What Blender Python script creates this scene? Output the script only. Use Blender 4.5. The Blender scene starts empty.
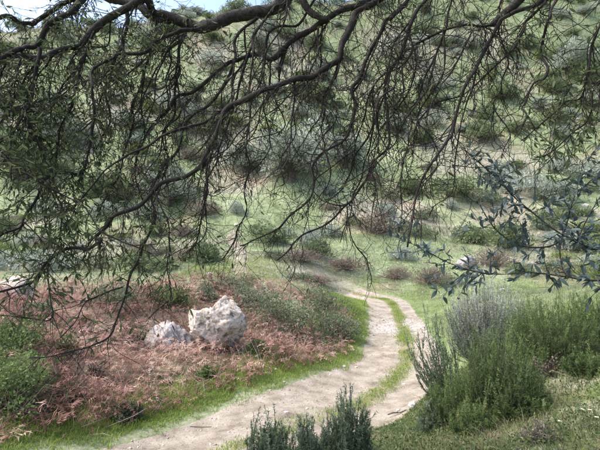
import bpy, bmesh, math, random
import numpy as np
from mathutils import Matrix, Vector

R = math.radians
scene = bpy.context.scene
col = scene.collection
rng = np.random.default_rng(11)
random.seed(11)

# ------------------------------------------------------------------ camera, sky, sun, exposure
FPX, CZ, PITCH = 436.0, 3.5, 2.36          # focal length in photo pixels, eye height over the track, upward tilt
cam = bpy.data.objects.new('camera', bpy.data.cameras.new('camera'))
cam.location = (0, 0, CZ)
cam.rotation_euler = (R(90 + PITCH), 0, 0)
cam.data.sensor_width = 36
cam.data.lens = 36 * FPX / 600
cam.data.clip_start = 0.05
cam.data.clip_end = 5000
col.objects.link(cam)
scene.camera = cam

SUN_EL, SUN_AZ = 56.0, -95.0               # azimuth from +Y, negative = to the left of the view
world = bpy.data.worlds.new('World')
scene.world = world
world.use_nodes = True
wn, wl = world.node_tree.nodes, world.node_tree.links
bg = wn['Background']
sky = wn.new('ShaderNodeTexSky')
sky.sky_type = 'NISHITA'
sky.sun_disc = False
sky.sun_elevation = R(SUN_EL)
sky.sun_rotation = R(SUN_AZ)
sky.dust_density = 3.0
sky.ozone_density = 1.0
sky.air_density = 0.8
wl.new(sky.outputs[0], bg.inputs['Color'])
bg.inputs['Strength'].default_value = 0.145
sun = bpy.data.objects.new('sun', bpy.data.lights.new('sun', 'SUN'))
sun.data.energy = 1.4
sun.data.angle = R(32)
sun.data.color = (1.0, 0.95, 0.88)
sd = Vector((math.sin(R(SUN_AZ)) * math.cos(R(SUN_EL)), math.cos(R(SUN_AZ)) * math.cos(R(SUN_EL)), math.sin(R(SUN_EL))))
sun.rotation_euler = sd.to_track_quat('Z', 'Y').to_euler()
sun.location = (0, 0, 60)
col.objects.link(sun)
vs = scene.view_settings
vs.view_transform = 'Standard'
vs.look = 'None'
vs.gamma = 1.0
vs.use_curve_mapping = False
vs.exposure = 1.72
scene.cycles.max_bounces = 6
scene.cycles.transparent_max_bounces = 4

# ------------------------------------------------------------------ helpers
cp, sp_ = math.cos(R(PITCH)), math.sin(R(PITCH))
def P(u, v, d):
    """A point d metres ahead of the eye, seen in the direction u, v."""
    xc, yc = (u - 300) / FPX, (225 - v) / FPX
    dy, dz = cp - sp_ * yc, sp_ + cp * yc
    k = d / dy
    return np.array((xc * k, d, CZ + dz * k))
def px(p):
    p = np.asarray(p, float)
    x, y, z = p[..., 0], p[..., 1], p[..., 2] - CZ
    w = np.maximum(y * cp + z * sp_, 1e-3)
    h = -y * sp_ + z * cp
    return 300 + FPX * x / w, 225 - FPX * h / w

def unit(a):
    return a / np.maximum(np.linalg.norm(a, axis=-1, keepdims=True), 1e-9)
def rdir(n, g=None):
    return unit((g or rng).normal(size=(n, 3)))

def vnoise2(x, y, seed=0):
    x = np.asarray(x, float); y = np.asarray(y, float)
    xi, yi = np.floor(x).astype(np.int64), np.floor(y).astype(np.int64)
    fx, fy = x - xi, y - yi
    fx, fy = fx * fx * (3 - 2 * fx), fy * fy * (3 - 2 * fy)
    def h(a, b):
        n = (a * 374761393 + b * 668265263 + seed * 974711) & 0xffffffff
        n = ((n ^ (n >> 13)) * 1274126177) & 0xffffffff
        return ((n ^ (n >> 16)) & 0xffff) / 65535.0
    return (h(xi, yi) * (1 - fx) + h(xi + 1, yi) * fx) * (1 - fy) + (h(xi, yi + 1) * (1 - fx) + h(xi + 1, yi + 1) * fx) * fy
def fbm(x, y, s=0, o=4):
    t, a, f, n = 0, .5, 1., 0
    for k in range(o):
        t = t + a * vnoise2(x * f, y * f, s + k * 17); n += a; a *= .5; f *= 2.03
    return t / n
def vnoise3(p, seed=0):
    pi = np.floor(p).astype(np.int64); f = p - pi; f = f * f * (3 - 2 * f)
    def h(a, b, c):
        n = (a * 374761393 + b * 668265263 + c * 2147483647 + seed * 974711) & 0xffffffff
        n = ((n ^ (n >> 13)) * 1274126177) & 0xffffffff
        return ((n ^ (n >> 16)) & 0xffff) / 65535.0
    x, y, z = pi[:, 0], pi[:, 1], pi[:, 2]
    r = 0
    for i in (0, 1):
        for j in (0, 1):
            for k in (0, 1):
                w = (f[:, 0] if i else 1 - f[:, 0]) * (f[:, 1] if j else 1 - f[:, 1]) * (f[:, 2] if k else 1 - f[:, 2])
                r = r + w * h(x + i, y + j, z + k)
    return r
def sstep(a, b, x):
    t = np.clip((x - a) / (b - a), 0, 1)
    return t * t * (3 - 2 * t)

def mesh(name, V, F, mats, var=None, mi=None, smooth=False, attrs=None):
    V = np.ascontiguousarray(V, np.float32); F = np.ascontiguousarray(F, np.int32)
    me = bpy.data.meshes.new(name)
    k = F.shape[1]
    me.vertices.add(len(V)); me.vertices.foreach_set('co', V.ravel())
    me.loops.add(F.size); me.loops.foreach_set('vertex_index', F.ravel())
    me.polygons.add(len(F)); me.polygons.foreach_set('loop_start', np.arange(0, F.size, k, dtype=np.int32))
    if mi is not None: me.polygons.foreach_set('material_index', np.ascontiguousarray(mi, np.int32))
    if smooth: me.polygons.foreach_set('use_smooth', np.ones(len(F), bool))
    for m in (mats if isinstance(mats, (list, tuple)) else [mats]): me.materials.append(m)
    al = dict(attrs or {})
    if var is not None: al['var'] = var
    for kk, a in al.items():
        at = me.attributes.new(kk, 'FLOAT', 'POINT'); at.data.foreach_set('value', np.ascontiguousarray(a, np.float32))
    me.update(calc_edges=True); me.validate()
    return me

def obj(name, me, parent=None, label=None, cat=None, group=None, kind=None, loc=None):
    o = bpy.data.objects.new(name, me); col.objects.link(o)
    if loc is not None: o.location = loc
    if parent is not None:
        o.parent = parent
    for k, v in (('label', label), ('category', cat), ('group', group), ('kind', kind)):
        if v: o[k] = v
    return o

class Acc:
    """collects triangle soups that become one mesh"""
    def __init__(s): s.V, s.F, s.A, s.M, s.n = [], [], [], [], 0
    def add(s, V, F, var=None, m=0):
        if len(V) == 0: return s
        V = np.asarray(V, float); F = np.asarray(F)
        s.V.append(V); s.F.append(F + s.n); s.n += len(V)
        s.A.append(np.full(len(V), .5) if var is None else np.asarray(var, float) * np.ones(len(V))); s.M.append(np.full(len(F), m)); return s
    def mesh(s, name, mats, off=None, smooth=False):
        V = np.concatenate(s.V)
        if off is not None: V = V - np.asarray(off)
        return mesh(name, V, np.concatenate(s.F), mats, var=np.concatenate(s.A), mi=np.concatenate(s.M), smooth=smooth)

def tube(pts, rad, sides=5, cap=True):
    pts = np.asarray(pts, float); rad = np.asarray(rad, float) * np.ones(len(pts)); n = len(pts)
    T = np.gradient(pts, axis=0); T = unit(T)
    ref = np.array((.31, .52, .79)); a = ref - T[0] * (ref @ T[0]); A = []
    for t in T:
        a = a - t * (a @ t); a = a / max(np.linalg.norm(a), 1e-9); A.append(a)
    A = np.array(A); B = np.cross(T, A)
    th = np.arange(sides) * 2 * math.pi / sides
    ring = pts[:, None] + rad[:, None, None] * (A[:, None] * np.cos(th)[None, :, None] + B[:, None] * np.sin(th)[None, :, None])
    V = ring.reshape(-1, 3)
    i = np.arange(n - 1)[:, None] * sides; j = np.arange(sides)[None]; jn = (j + 1) % sides
    q = np.stack([i + j, i + jn, i + sides + jn, i + sides + j], -1).reshape(-1, 4)
    F = np.concatenate([q[:, [0, 1, 2]], q[:, [0, 2, 3]]])
    if cap:
        V = np.concatenate([V, pts[-1:] + T[-1:] * rad[-1]]); c = len(V) - 1; b = (n - 1) * sides
        F = np.concatenate([F, np.stack([b + np.arange(sides), b + (np.arange(sides) + 1) % sides, np.full(sides, c)], -1)])
    return V, F
def smooth_line(pts, step):
    """Catmull-Rom through the points, about one sample each step metres"""
    p = np.asarray(pts, float)
    q = np.concatenate([2 * p[:1] - p[1:2], p, 2 * p[-1:] - p[-2:-1]]); out = []
    for k in range(len(p) - 1):
        a, b, c, d = q[k:k + 4]; m = max(2, int(np.linalg.norm((c - b)[:3]) / step))
        for t in np.arange(m) / m:
            out.append(.5 * (2 * b + (c - a) * t + (2 * a - 5 * b + 4 * c - d) * t * t + (3 * b - a - 3 * c + d) * t ** 3))
    out.append(p[-1]); return np.array(out)

def leaves(Pp, D, L, W, g=rng, fine=False, fold=.12):
    n = len(Pp); D = unit(D); S = unit(np.cross(D, rdir(n, g))); N = np.cross(D, S)
    L = (np.ones(n) * L)[:, None]; W = (np.ones(n) * W)[:, None]
    if fine == 'needle':
        return np.stack([Pp - S * W * .5, Pp + S * W * .5, Pp + D * L], 1).reshape(-1, 3), np.arange(n * 3).reshape(-1, 3), 3
    if fine:
        c = g.uniform(-.18, .1, (n, 1)) * L
        v = np.stack([Pp, Pp + D * L * .32 + S * W * .45 + N * fold * W, Pp + D * L * .7 + S * W * .38 + N * (c * .4 + fold * W), Pp + D * L + N * c,
                      Pp + D * L * .7 - S * W * .38 + N * (c * .4 + fold * W), Pp + D * L * .32 - S * W * .45 + N * fold * W], 1)
        f = np.array([[0, 1, 5], [1, 4, 5], [1, 2, 4], [2, 3, 4]]); k = 6
    else:
        v = np.stack([Pp, Pp + D * L * .45 + S * W * .5 + N * fold * W, Pp + D * L, Pp + D * L * .45 - S * W * .5 + N * fold * W], 1)
        f = np.array([[0, 1, 2], [0, 2, 3]]); k = 4
    return v.reshape(-1, 3), (f[None] + (np.arange(n) * k)[:, None, None]).reshape(-1, 3), k
def blades(Pp, h, w, lean, g=rng, single=False):
    """bent grass blades, two triangles each"""
    n = len(Pp); a = g.uniform(0, 2 * math.pi, n); h = (np.ones(n) * h)[:, None]; w = (np.ones(n) * w)[:, None]; ln = (np.ones(n) * lean * g.uniform(.3, 1.6, n))[:, None]
    H = np.stack([np.cos(a), np.sin(a), 0 * a], -1); b = a + g.uniform(.6, 2.4, n); S = np.stack([np.cos(b), np.sin(b), 0 * b], -1); Z = np.array((0, 0, 1.))
    mid = Pp + Z * h * .6 + H * h * ln * .35; tip = Pp + Z * h * (1 - .25 * ln) + H * h * ln
    if single:
        return np.stack([Pp - S * w * .5, Pp + S * w * .5, tip], 1).reshape(-1, 3), np.arange(n * 3).reshape(-1, 3), 3
    v = np.stack([Pp - S * w * .5, Pp + S * w * .5, mid - S * w * .36, mid + S * w * .36, tip], 1).reshape(-1, 3)
    f = np.array([[0, 1, 3], [0, 3, 2], [2, 3, 4]])
    return v, (f[None] + (np.arange(n) * 5)[:, None, None]).reshape(-1, 3), 5

# ------------------------------------------------------------------ materials
def newmat(name):
    m = bpy.data.materials.new(name); m.use_nodes = True
    nt = m.node_tree; return m, nt.nodes, nt.links, nt.nodes['Principled BSDF']
def ramp(N, stops):
    r = N.new('ShaderNodeValToRGB'); e = r.color_ramp.elements
    while len(e) < len(stops): e.new(.5)
    for k, (p, c) in enumerate(stops): e[k].position = p; e[k].color = (*c, 1)
    return r
def noise(N, L, scale, detail=5, rough=.6, vec=None, dist=0):
    n = N.new('ShaderNodeTexNoise'); n.inputs['Scale'].default_value = scale; n.inputs['Detail'].default_value = detail
    n.inputs['Roughness'].default_value = rough; n.inputs['Distortion'].default_value = dist
    if vec is not None: L.new(vec, n.inputs['Vector'])
    return n
def mix(N, L, fac, a, b, mode='MIX'):
    m = N.new('ShaderNodeMix'); m.data_type = 'RGBA'; m.blend_type = mode
    for i, x in ((0, fac), (6, a), (7, b)):
        if isinstance(x, bpy.types.NodeSocket): L.new(x, m.inputs[i])
        elif i == 0: m.inputs[0].default_value = x
        else: m.inputs[i].default_value = (*x, 1)
    return m.outputs[2]
def leafmat(name, stops, trans=.3, rough=.55, spec=.3):
    m, N, L, b = newmat(name)
    a = N.new('ShaderNodeAttribute'); a.attribute_name = 'var'
    oi = N.new('ShaderNodeObjectInfo'); ad = N.new('ShaderNodeMath'); ad.operation = 'MULTIPLY_ADD'
    L.new(oi.outputs['Random'], ad.inputs[0]); ad.inputs[1].default_value = .22; L.new(a.outputs['Fac'], ad.inputs[2])
    sb = N.new('ShaderNodeMath'); sb.operation = 'SUBTRACT'; L.new(ad.outputs[0], sb.inputs[0]); sb.inputs[1].default_value = .11
    r = ramp(N, stops); L.new(sb.outputs[0], r.inputs[0])
    L.new(r.outputs[0], b.inputs['Base Color']); b.inputs['Roughness'].default_value = rough; b.inputs['Specular IOR Level'].default_value = spec
    t = N.new('ShaderNodeBsdfTranslucent'); L.new(r.outputs[0], t.inputs['Color'])
    ms = N.new('ShaderNodeMixShader'); ms.inputs[0].default_value = trans
    L.new(b.outputs[0], ms.inputs[1]); L.new(t.outputs[0], ms.inputs[2]); L.new(ms.outputs[0], N['Material Output'].inputs['Surface'])
    return m
def barkmat(name, c0, c1, scale=30):
    m, N, L, b = newmat(name)
    tc = N.new('ShaderNodeTexCoord'); n = noise(N, L, scale, 6, .65, tc.outputs['Object'], .4)
    r = ramp(N, [(.3, c0), (.7, c1)]); L.new(n.outputs[0], r.inputs[0]); L.new(r.outputs[0], b.inputs['Base Color'])
    b.inputs['Roughness'].default_value = .9; b.inputs['Specular IOR Level'].default_value = .15
    bp = N.new('ShaderNodeBump'); bp.inputs['Strength'].default_value = .6; bp.inputs['Distance'].default_value = .01; L.new(n.outputs[0], bp.inputs['Height']); L.new(bp.outputs[0], b.inputs['Normal'])
    return m

M = {}
M['grass'] = leafmat('grass', [(0, (.12, .165, .035)), (.5, (.23, .32, .06)), (.85, (.34, .43, .10)), (1, (.45, .44, .20))], .45)
M['meadow'] = leafmat('meadow', [(0, (.23, .215, .17)), (.35, (.19, .235, .125)), (.65, (.29, .345, .18)), (1, (.48, .46, .37))], .4)
M['drygrass'] = leafmat('drygrass', [(0, (.05, .08, .022)), (.4, (.10, .14, .045)), (.65, (.17, .155, .085)), (1, (.38, .30, .20))], .35)
M['herb'] = leafmat('herb', [(0, (.04, .06, .02)), (.5, (.085, .125, .04)), (1, (.19, .23, .09))], .35)
M['bracken'] = leafmat('bracken', [(0, (.10, .055, .04)), (.35, (.30, .17, .135)), (.7, (.46, .29, .24)), (1, (.66, .52, .40))], .35, .8, .1)
M['heather'] = leafmat('heather', [(0, (.07, .085, .04)), (.25, (.10, .145, .05)), (.6, (.165, .24, .08)), (.85, (.25, .33, .12)), (1, (.42, .39, .18))], .4, .7)
M['heather_dark'] = leafmat('heather_dark', [(0, (.075, .105, .06)), (.5, (.145, .195, .115)), (1, (.32, .36, .27))], .4, .7)
M['silver'] = leafmat('silver', [(0, (.13, .16, .11)), (.45, (.28, .30, .25)), (.75, (.50, .51, .48)), (1, (.66, .65, .64))], .35, .8)
M['bramble'] = leafmat('bramble', [(0, (.045, .07, .025)), (.5, (.12, .175, .055)), (1, (.27, .33, .13))], .35, .65)
M['mixed'] = leafmat('mixed', [(0, (.07, .085, .05)), (.4, (.15, .185, .105)), (.7, (.25, .28, .17)), (1, (.38, .29, .23))], .35, .7)
M['dark_shrub'] = leafmat('dark_shrub', [(0, (.085, .11, .055)), (.5, (.17, .215, .105)), (1, (.31, .36, .20))], .4, .7)
M['olive_far'] = leafmat('olive_far', [(0, (.18, .21, .16)), (.5, (.34, .38, .31)), (1, (.54, .57, .51))], .4, .7)
M['brown_shrub'] = leafmat('brown_shrub', [(0, (.10, .085, .06)), (.5, (.23, .19, .145)), (1, (.38, .30, .25))], .25, .8)
M['broom'] = leafmat('broom', [(0, (.08, .11, .025)), (.5, (.16, .22, .06)), (1, (.32, .36, .12))], .3, .6)
M['leaf'] = leafmat('leaf', [(0, (.045, .06, .028)), (.5, (.09, .118, .056)), (1, (.19, .22, .12))], .45, .75, .12)
M['leaf_blue'] = leafmat('leaf_blue', [(0, (.035, .052, .053)), (.5, (.075, .105, .105)), (1, (.16, .20, .195))], .22, .6, .2)
M['bark'] = barkmat('bark', (.011, .010, .009), (.065, .058, .053), 40)
M['twig'] = barkmat('twig', (.014, .012, .011), (.05, .043, .039), 40)
M['stem'] = barkmat('stem', (.06, .05, .04), (.16, .13, .11), 20)
M['red_stalk'] = barkmat('red_stalk', (.20, .10, .08), (.42, .26, .21), 20)
M['stalk'] = barkmat('stalk', (.28, .22, .18), (.5, .43, .37), 20)

def rockmat(name, pale, dark, warm, sc):
    m, N, L, b = newmat(name)
    tc = N.new('ShaderNodeTexCoord'); v = tc.outputs['Object']
    n1 = noise(N, L, 2.6 * sc, 8, .68, v, .3); n2 = noise(N, L, 11 * sc, 6, .7, v); n3 = noise(N, L, 3.7 * sc, 4, .5, v)
    r1 = ramp(N, [(.38, dark), (.49, pale), (.75, tuple(min(1, c * 1.2) for c in pale))]); L.new(n1.outputs[0], r1.inputs[0])
    r2 = ramp(N, [(.36, (.45, .45, .47)), (.5, (1, 1, 1))]); L.new(n2.outputs[0], r2.inputs[0])
    c = mix(N, L, 1, r1.outputs[0], r2.outputs[0], 'MULTIPLY')
    r3 = ramp(N, [(.5, (0, 0, 0)), (.66, (1, 1, 1))]); L.new(n3.outputs[0], r3.inputs[0])
    fm = N.new('ShaderNodeMath'); fm.operation = 'MULTIPLY'; L.new(r3.outputs[0], fm.inputs[0]); fm.inputs[1].default_value = .55
    c = mix(N, L, fm.outputs[0], c, warm)
    L.new(c, b.inputs['Base Color']); b.inputs['Roughness'].default_value = .9; b.inputs['Specular IOR Level'].default_value = .2
    bp = N.new('ShaderNodeBump'); bp.inputs['Strength'].default_value = .7; bp.inputs['Distance'].default_value = .03 / sc; L.new(n2.outputs[0], bp.inputs['Height']); L.new(bp.outputs[0], b.inputs['Normal'])
    return m
M['limestone'] = rockmat('limestone', (.52, .45, .385), (.15, .125, .105), (.42, .30, .18), 1.9)
M['grey_rock'] = rockmat('grey_rock', (.36, .335, .315), (.12, .11, .105), (.34, .24, .19), 2.0)
M['stone'] = rockmat('stone', (.62, .58, .54), (.36, .32, .28), (.46, .38, .29), 9)

def attr(N, name):
    a = N.new('ShaderNodeAttribute'); a.attribute_name = name; return a.outputs['Fac']
def groundmat():
    m, N, L, b = newmat('ground')
    tc = N.new('ShaderNodeTexCoord'); v = tc.outputs['Object']
    nf = noise(N, L, 9, 6, .7, v); nm = noise(N, L, .9, 5, .65, v); nl = noise(N, L, .17, 4, .6, v)
    def mm(a, k, c):
        x = N.new('ShaderNodeMath'); x.operation = 'MULTIPLY_ADD'
        L.new(a, x.inputs[0]); x.inputs[1].default_value = k
        if isinstance(c, bpy.types.NodeSocket): L.new(c, x.inputs[2])
        else: x.inputs[2].default_value = c
        return x.outputs[0]
    t = mm(nf.outputs[0], .5, mm(nm.outputs[0], .7, mm(nl.outputs[0], .5, -.35)))
    g = ramp(N, [(.28, (.10, .125, .065)), (.45, (.185, .225, .115)), (.6, (.275, .315, .185)), (.78, (.41, .40, .31))]); L.new(t, g.inputs[0])
    d = ramp(N, [(.3, (.18, .17, .12)), (.5, (.30, .28, .21)), (.75, (.43, .40, .32))]); L.new(t, d.inputs[0])
    rd = ramp(N, [(.3, (.20, .13, .10)), (.55, (.36, .25, .20)), (.8, (.48, .37, .30))]); L.new(t, rd.inputs[0])
    dry = ramp(N, [(.42, (0, 0, 0)), (.6, (1, 1, 1))]); L.new(mm(attr(N, 'dry'), 1.0, mm(nf.outputs[0], .5, -.27)), dry.inputs[0])
    red = ramp(N, [(.4, (0, 0, 0)), (.6, (1, 1, 1))]); L.new(mm(attr(N, 'red'), 1.0, mm(nf.outputs[0], .5, -.27)), red.inputs[0])
    c = mix(N, L, dry.outputs[0], g.outputs[0], d.outputs[0]); c = mix(N, L, red.outputs[0], c, rd.outputs[0])
    ns = noise(N, L, 3.3, 7, .75, v, .6); sk = ramp(N, [(.32, (.42, .44, .36)), (.47, (.9, .92, .86)), (.56, (1, 1, 1)), (.72, (1.22, 1.2, 1.18))]); L.new(ns.outputs[0], sk.inputs[0]); c = mix(N, L, .9, c, sk.outputs[0], 'MULTIPLY')
    lu = ramp(N, [(.3, (.055, .075, .022)), (.5, (.11, .15, .04)), (.75, (.20, .22, .09))]); L.new(t, lu.inputs[0]); c = mix(N, L, attr(N, 'lush'), c, lu.outputs[0])
    L.new(c, b.inputs['Base Color']); b.inputs['Roughness'].default_value = .95; b.inputs['Specular IOR Level'].default_value = .1
    bp = N.new('ShaderNodeBump'); bp.inputs['Strength'].default_value = .8; bp.inputs['Distance'].default_value = .06; L.new(nf.outputs[0], bp.inputs['Height']); L.new(bp.outputs[0], b.inputs['Normal'])
    return m
M['ground'] = groundmat()
def trackmat():
    m, N, L, b = newmat('dirt')
    tc = N.new('ShaderNodeTexCoord'); v = tc.outputs['Object']
    nf = noise(N, L, 38, 5, .75, v); nm = noise(N, L, 2.2, 6, .65, v); nl = noise(N, L, .6, 3, .5, v)
    d = ramp(N, [(.3, (.19, .16, .12)), (.45, (.33, .285, .225)), (.58, (.42, .37, .30)), (.75, (.52, .47, .40))]); L.new(nm.outputs[0], d.inputs[0])
    gv = ramp(N, [(.36, (.23, .205, .175)), (.5, (.44, .41, .365)), (.66, (.60, .57, .53))]); L.new(nf.outputs[0], gv.inputs[0])
    sp = ramp(N, [(.35, (.62, .60, .58)), (.52, (1, 1, 1)), (.72, (1.15, 1.14, 1.12))]); L.new(nf.outputs[0], sp.inputs[0])
    c = mix(N, L, 1, d.outputs[0], sp.outputs[0], 'MULTIPLY')
    def th(name, k0, k1):
        x = N.new('ShaderNodeMath'); x.operation = 'MULTIPLY_ADD'; L.new(nm.outputs[0], x.inputs[0]); x.inputs[1].default_value = .7; L.new(attr(N, name), x.inputs[2])
        r = ramp(N, [(k0, (0, 0, 0)), (k1, (1, 1, 1))]); L.new(x.outputs[0], r.inputs[0]); return r.outputs[0]
    c = mix(N, L, th('gravel', .7, .95), c, gv.outputs[0])
    soil = ramp(N, [(.35, (.16, .15, .07)), (.6, (.34, .30, .19))]); L.new(nf.outputs[0], soil.inputs[0])
    c = mix(N, L, th('green', .75, 1.0), c, soil.outputs[0])
    L.new(c, b.inputs['Base Color']); b.inputs['Roughness'].default_value = .95; b.inputs['Specular IOR Level'].default_value = .1
    nb = noise(N, L, 11, 8, .8, v, .5); bp = N.new('ShaderNodeBump'); bp.inputs['Strength'].default_value = .8; bp.inputs['Distance'].default_value = .06; L.new(nb.outputs[0], bp.inputs['Height']); L.new(bp.outputs[0], b.inputs['Normal'])
    return m
M['dirt'] = trackmat()

# ------------------------------------------------------------------ terrain
TRK = smooth_line(np.array([(-8.5, .2), (-6.8, 2.0), (-5.2, 3.6), (-3.6, 5.0), (-2.1, 6.5), (-.8, 7.9), (.4, 9.2), (1.7, 10.9), (2.85, 13), (3.5, 15.5), (4.1, 18.5), (4.6, 22),
                            (4.8, 24.8), (4.3, 27.0), (3.2, 28.4)]), .25)
TT = unit(np.gradient(TRK, axis=0)); TN = np.stack([-TT[:, 1], TT[:, 0]], -1)       # normal to the left (far) side
def track_st(x, y):
    """distance along and signed offset to the left of the track's centre line"""
    x = np.asarray(x, float).ravel(); y = np.asarray(y, float).ravel()
    s = np.empty(len(x)); t = np.empty(len(x))
    for a in range(0, len(x), 20000):
        q = np.stack([x[a:a + 20000], y[a:a + 20000]], -1)
        d2 = ((q[:, None] - TRK[None]) ** 2).sum(-1); i = d2.argmin(1)
        w = q - TRK[i]; t[a:a + 20000] = np.sign((w * TN[i]).sum(1)) * np.sqrt(d2[np.arange(len(q)), i]); s[a:a + 20000] = i
    return s, t
ctrl = []
for u, v, d in [(110, 450, 7.37), (200, 408, 9.25), (330, 365, 12.5), (358, 345, 15), (362, 325, 18.6), (280, 412, 9), (403, 345, 15), (400, 320, 19.8), (430, 390, 10.4), (438, 360, 13), (432, 335, 16.6), (425, 316, 21),
                (385, 301, 25), (345, 295, 28), (395, 425, 8.4), (330, 437, 7.9),
                (20, 440, 7.0), (60, 400, 8.6), (0, 420, 7.2), (100, 380, 9.8), (0, 350, 10), (60, 332, 11.5), (150, 362, 11), (160, 342, 12.5), (120, 312, 14), (215, 352, 12), (260, 345, 13), (300, 335, 15),
                (345, 325, 17), (0, 300, 15), (100, 293, 17), (200, 287, 17), (290, 292, 18), (338, 300, 20), (100, 281, 24), (200, 278, 24), (290, 284, 25), (440, 291, 26),
                (480, 300, 20), (560, 292, 22), (520, 282, 26), (620, 275, 26), (700, 280, 22), (-100, 282, 22), (-100, 300, 14), (-120, 340, 9),
                (440, 400, 8.3), (450, 418, 6.4), (500, 415, 5.6), (560, 430, 4.3), (600, 380, 5.2), (600, 330, 7.2), (560, 345, 7), (500, 350, 8), (470, 375, 8), (640, 310, 9), (600, 308, 12), (520, 318, 13), (350, 440, 6.6), (300, 452, 6.2), (240, 470, 6.0)]:
    ctrl.append(P(u, v, d))
ctrl += [np.array(p, float) for p in [(0, 0, 1.88), (0, 2, 1.85), (0, 3.2, 1.68), (1.5, 3, 1.78), (-1.6, 2.6, 1.5), (-1.2, 4.2, 1.05), (.5, 4.6, 1.3), (-3.2, 3.6, .45), (-5.2, 3.6, .0), (-6.8, 2, 0), (3, 2, 2.15), (5, 3, 2.6), (8, 5, 3.2), (10, 10, 3.0), (14, 16, 2.6),
                                      (0, -6, 2.3), (8, -6, 3.4), (-8, -6, .8), (-12, 4, .6), (-10, 8, 1.0), (-14, 12, 2.2), (20, 5, 5)]]
for u in (-260, -60, 120, 300, 480, 660, 860):
    for v, d in ((265, 30), (244, 37), (212, 46), (172, 56), (132, 67), (92, 81), (56, 96)):
        if u < 100: v = 243 - (243 - v) * (.93 if u > -100 else .85)
        ctrl.append(P(u, v, d))
for u, v, d in [(-260, 52, 110), (-60, 33, 110), (50, 26, 110), (180, 17, 112), (290, 2, 115), (400, -12, 118), (520, -30, 120), (700, -40, 122), (900, -40, 125)]:
    ctrl.append(P(u, v, d)); q = P(u, v, d); ctrl.append(q + np.array((0, 12, -1.5 if u < 320 else 6))); ctrl.append(q + np.array((0, 32, -9 if u < 320 else 12)))
ctrl = np.array(ctrl)
def phi(r2): return .5 * r2 * np.log(np.maximum(r2, 1e-9))
_n = len(ctrl); _K = phi(((ctrl[:, None, :2] - ctrl[None, :, :2]) ** 2).sum(-1)) + np.eye(_n) * .08
_Pm = np.c_[np.ones(_n), ctrl[:, :2]]
_W = np.linalg.solve(np.block([[_K, _Pm], [_Pm.T, np.zeros((3, 3))]]), np.r_[ctrl[:, 2], np.zeros(3)])
def height(x, y):
    x = np.asarray(x, float); sh = x.shape; x = np.clip(x.ravel(), -105, 115); y = np.clip(np.asarray(y, float).ravel(), -12, 148); z = np.empty(len(x))
    for a in range(0, len(x), 20000):
        q = np.stack([x[a:a + 20000], y[a:a + 20000]], -1)
        z[a:a + 20000] = phi(((q[:, None] - ctrl[None, :, :2]) ** 2).sum(-1)) @ _W[:_n] + np.c_[np.ones(len(q)), q] @ _W[_n:]
    s, t = track_st(x, y); off = sstep(1.5, 3.0, np.abs(t))
    z += off * ((fbm(x / 1.3, y / 1.3, 5) - .5) * .28 + (fbm(x / 5, y / 5, 9, 3) - .5) * .5 * sstep(14, 40, y) + (fbm(x / 13, y / 13, 21, 3) - .5) * 3.2 * sstep(34, 70, y))
    z += (1 - off) * (.035 * np.exp(-((t + .25) / .5) ** 2) - .03 * np.exp(-((t - 1.05) / .45) ** 2) - .03 * np.exp(-((t + 1.3) / .4) ** 2) + (fbm(x * 2, y * 2, 3) - .5) * .03)
    return z.reshape(sh)
def hit(u, v, dmin=2.5, dmax=150):
    """where the line of sight u, v meets the ground"""
    d = np.concatenate([np.arange(dmin, 30, .05), np.arange(30, dmax, .3)])
    p = P(u, v, 1.) - np.array((0, 0, CZ)); q = d[:, None] * p[None] + np.array((0, 0, CZ))
    h = bilin(gx, gy, GZ, q[:, 0], q[:, 1]); below = np.nonzero(q[:, 2] < h)[0]
    k = below[0] if len(below) else len(d) - 1
    return np.array((q[k, 0], q[k, 1], h[k]))
def bilin(X, Y, Z, x, y):
    i = np.clip(np.searchsorted(X, x) - 1, 0, len(X) - 2); j = np.clip(np.searchsorted(Y, y) - 1, 0, len(Y) - 2)
    a = np.clip((x - X[i]) / (X[i + 1] - X[i]), 0, 1); b = np.clip((y - Y[j]) / (Y[j + 1] - Y[j]), 0, 1)
    return (Z[j, i] * (1 - a) + Z[j, i + 1] * a) * (1 - b) + (Z[j + 1, i] * (1 - a) + Z[j + 1, i + 1] * a) * b
def on_ground(x, y, dz=0):
    return np.stack([x, y, bilin(gx, gy, GZ, x, y) + dz], -1)

def graded(a0, a1, step, lo, hi, grow=1.06, first=None):
    m = list(np.arange(a0, a1 + 1e-6, step)); s = step; x = a1
    while x < hi: s = min(s * grow, 2.2); x += s; m.append(x)
    s = step; x = a0
    while x > lo: s = min(s * grow, 2.2); x -= s; m.insert(0, x)
    return np.array(m)
gx = np.concatenate([[-420, -260, -160], graded(-9, 11, .14, -105, 115), [170, 260, 420]]); gy = np.concatenate([[-300, -120, -40], graded(3, 30, .14, -12, 148), [190, 280, 420]])
GX, GY = np.meshgrid(gx, gy); GZ = height(GX, GY)
S_, T_ = track_st(GX, GY); fx, fy = GX.ravel(), GY.ravel()
hw = 1.72 - .35 * sstep(10, 15, fy)
inside = sstep(.25, .45, hw - np.abs(T_)) * (fy < 34)
Vg = np.stack([fx, fy, GZ.ravel() - .06 * inside], -1)
nx_, ny_ = len(gx), len(gy); ii = (np.arange(ny_ - 1)[:, None] * nx_ + np.arange(nx_ - 1)[None]).ravel()
Fg = np.stack([ii, ii + 1, ii + nx_ + 1, ii + nx_], -1)
def bracken_mask(x, y, t):
    u, v = px(on_ground(x, y))
    m = sstep(1.95, 2.5, t + (fbm(x / .7, y / .7, 31) - .5) * .9 + .55 * sstep(11, 14, y)) * (1 - sstep(17.5, 20, y - .1 * x)) * (1 - sstep(1.2, 3.2, x))
    br = np.exp(-(((x - .2) / 1.6) ** 2 + ((y - 16.2) / 1.9) ** 2) * 1.2)
    return m * (t > 0) * (1 - .75 * br)
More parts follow.
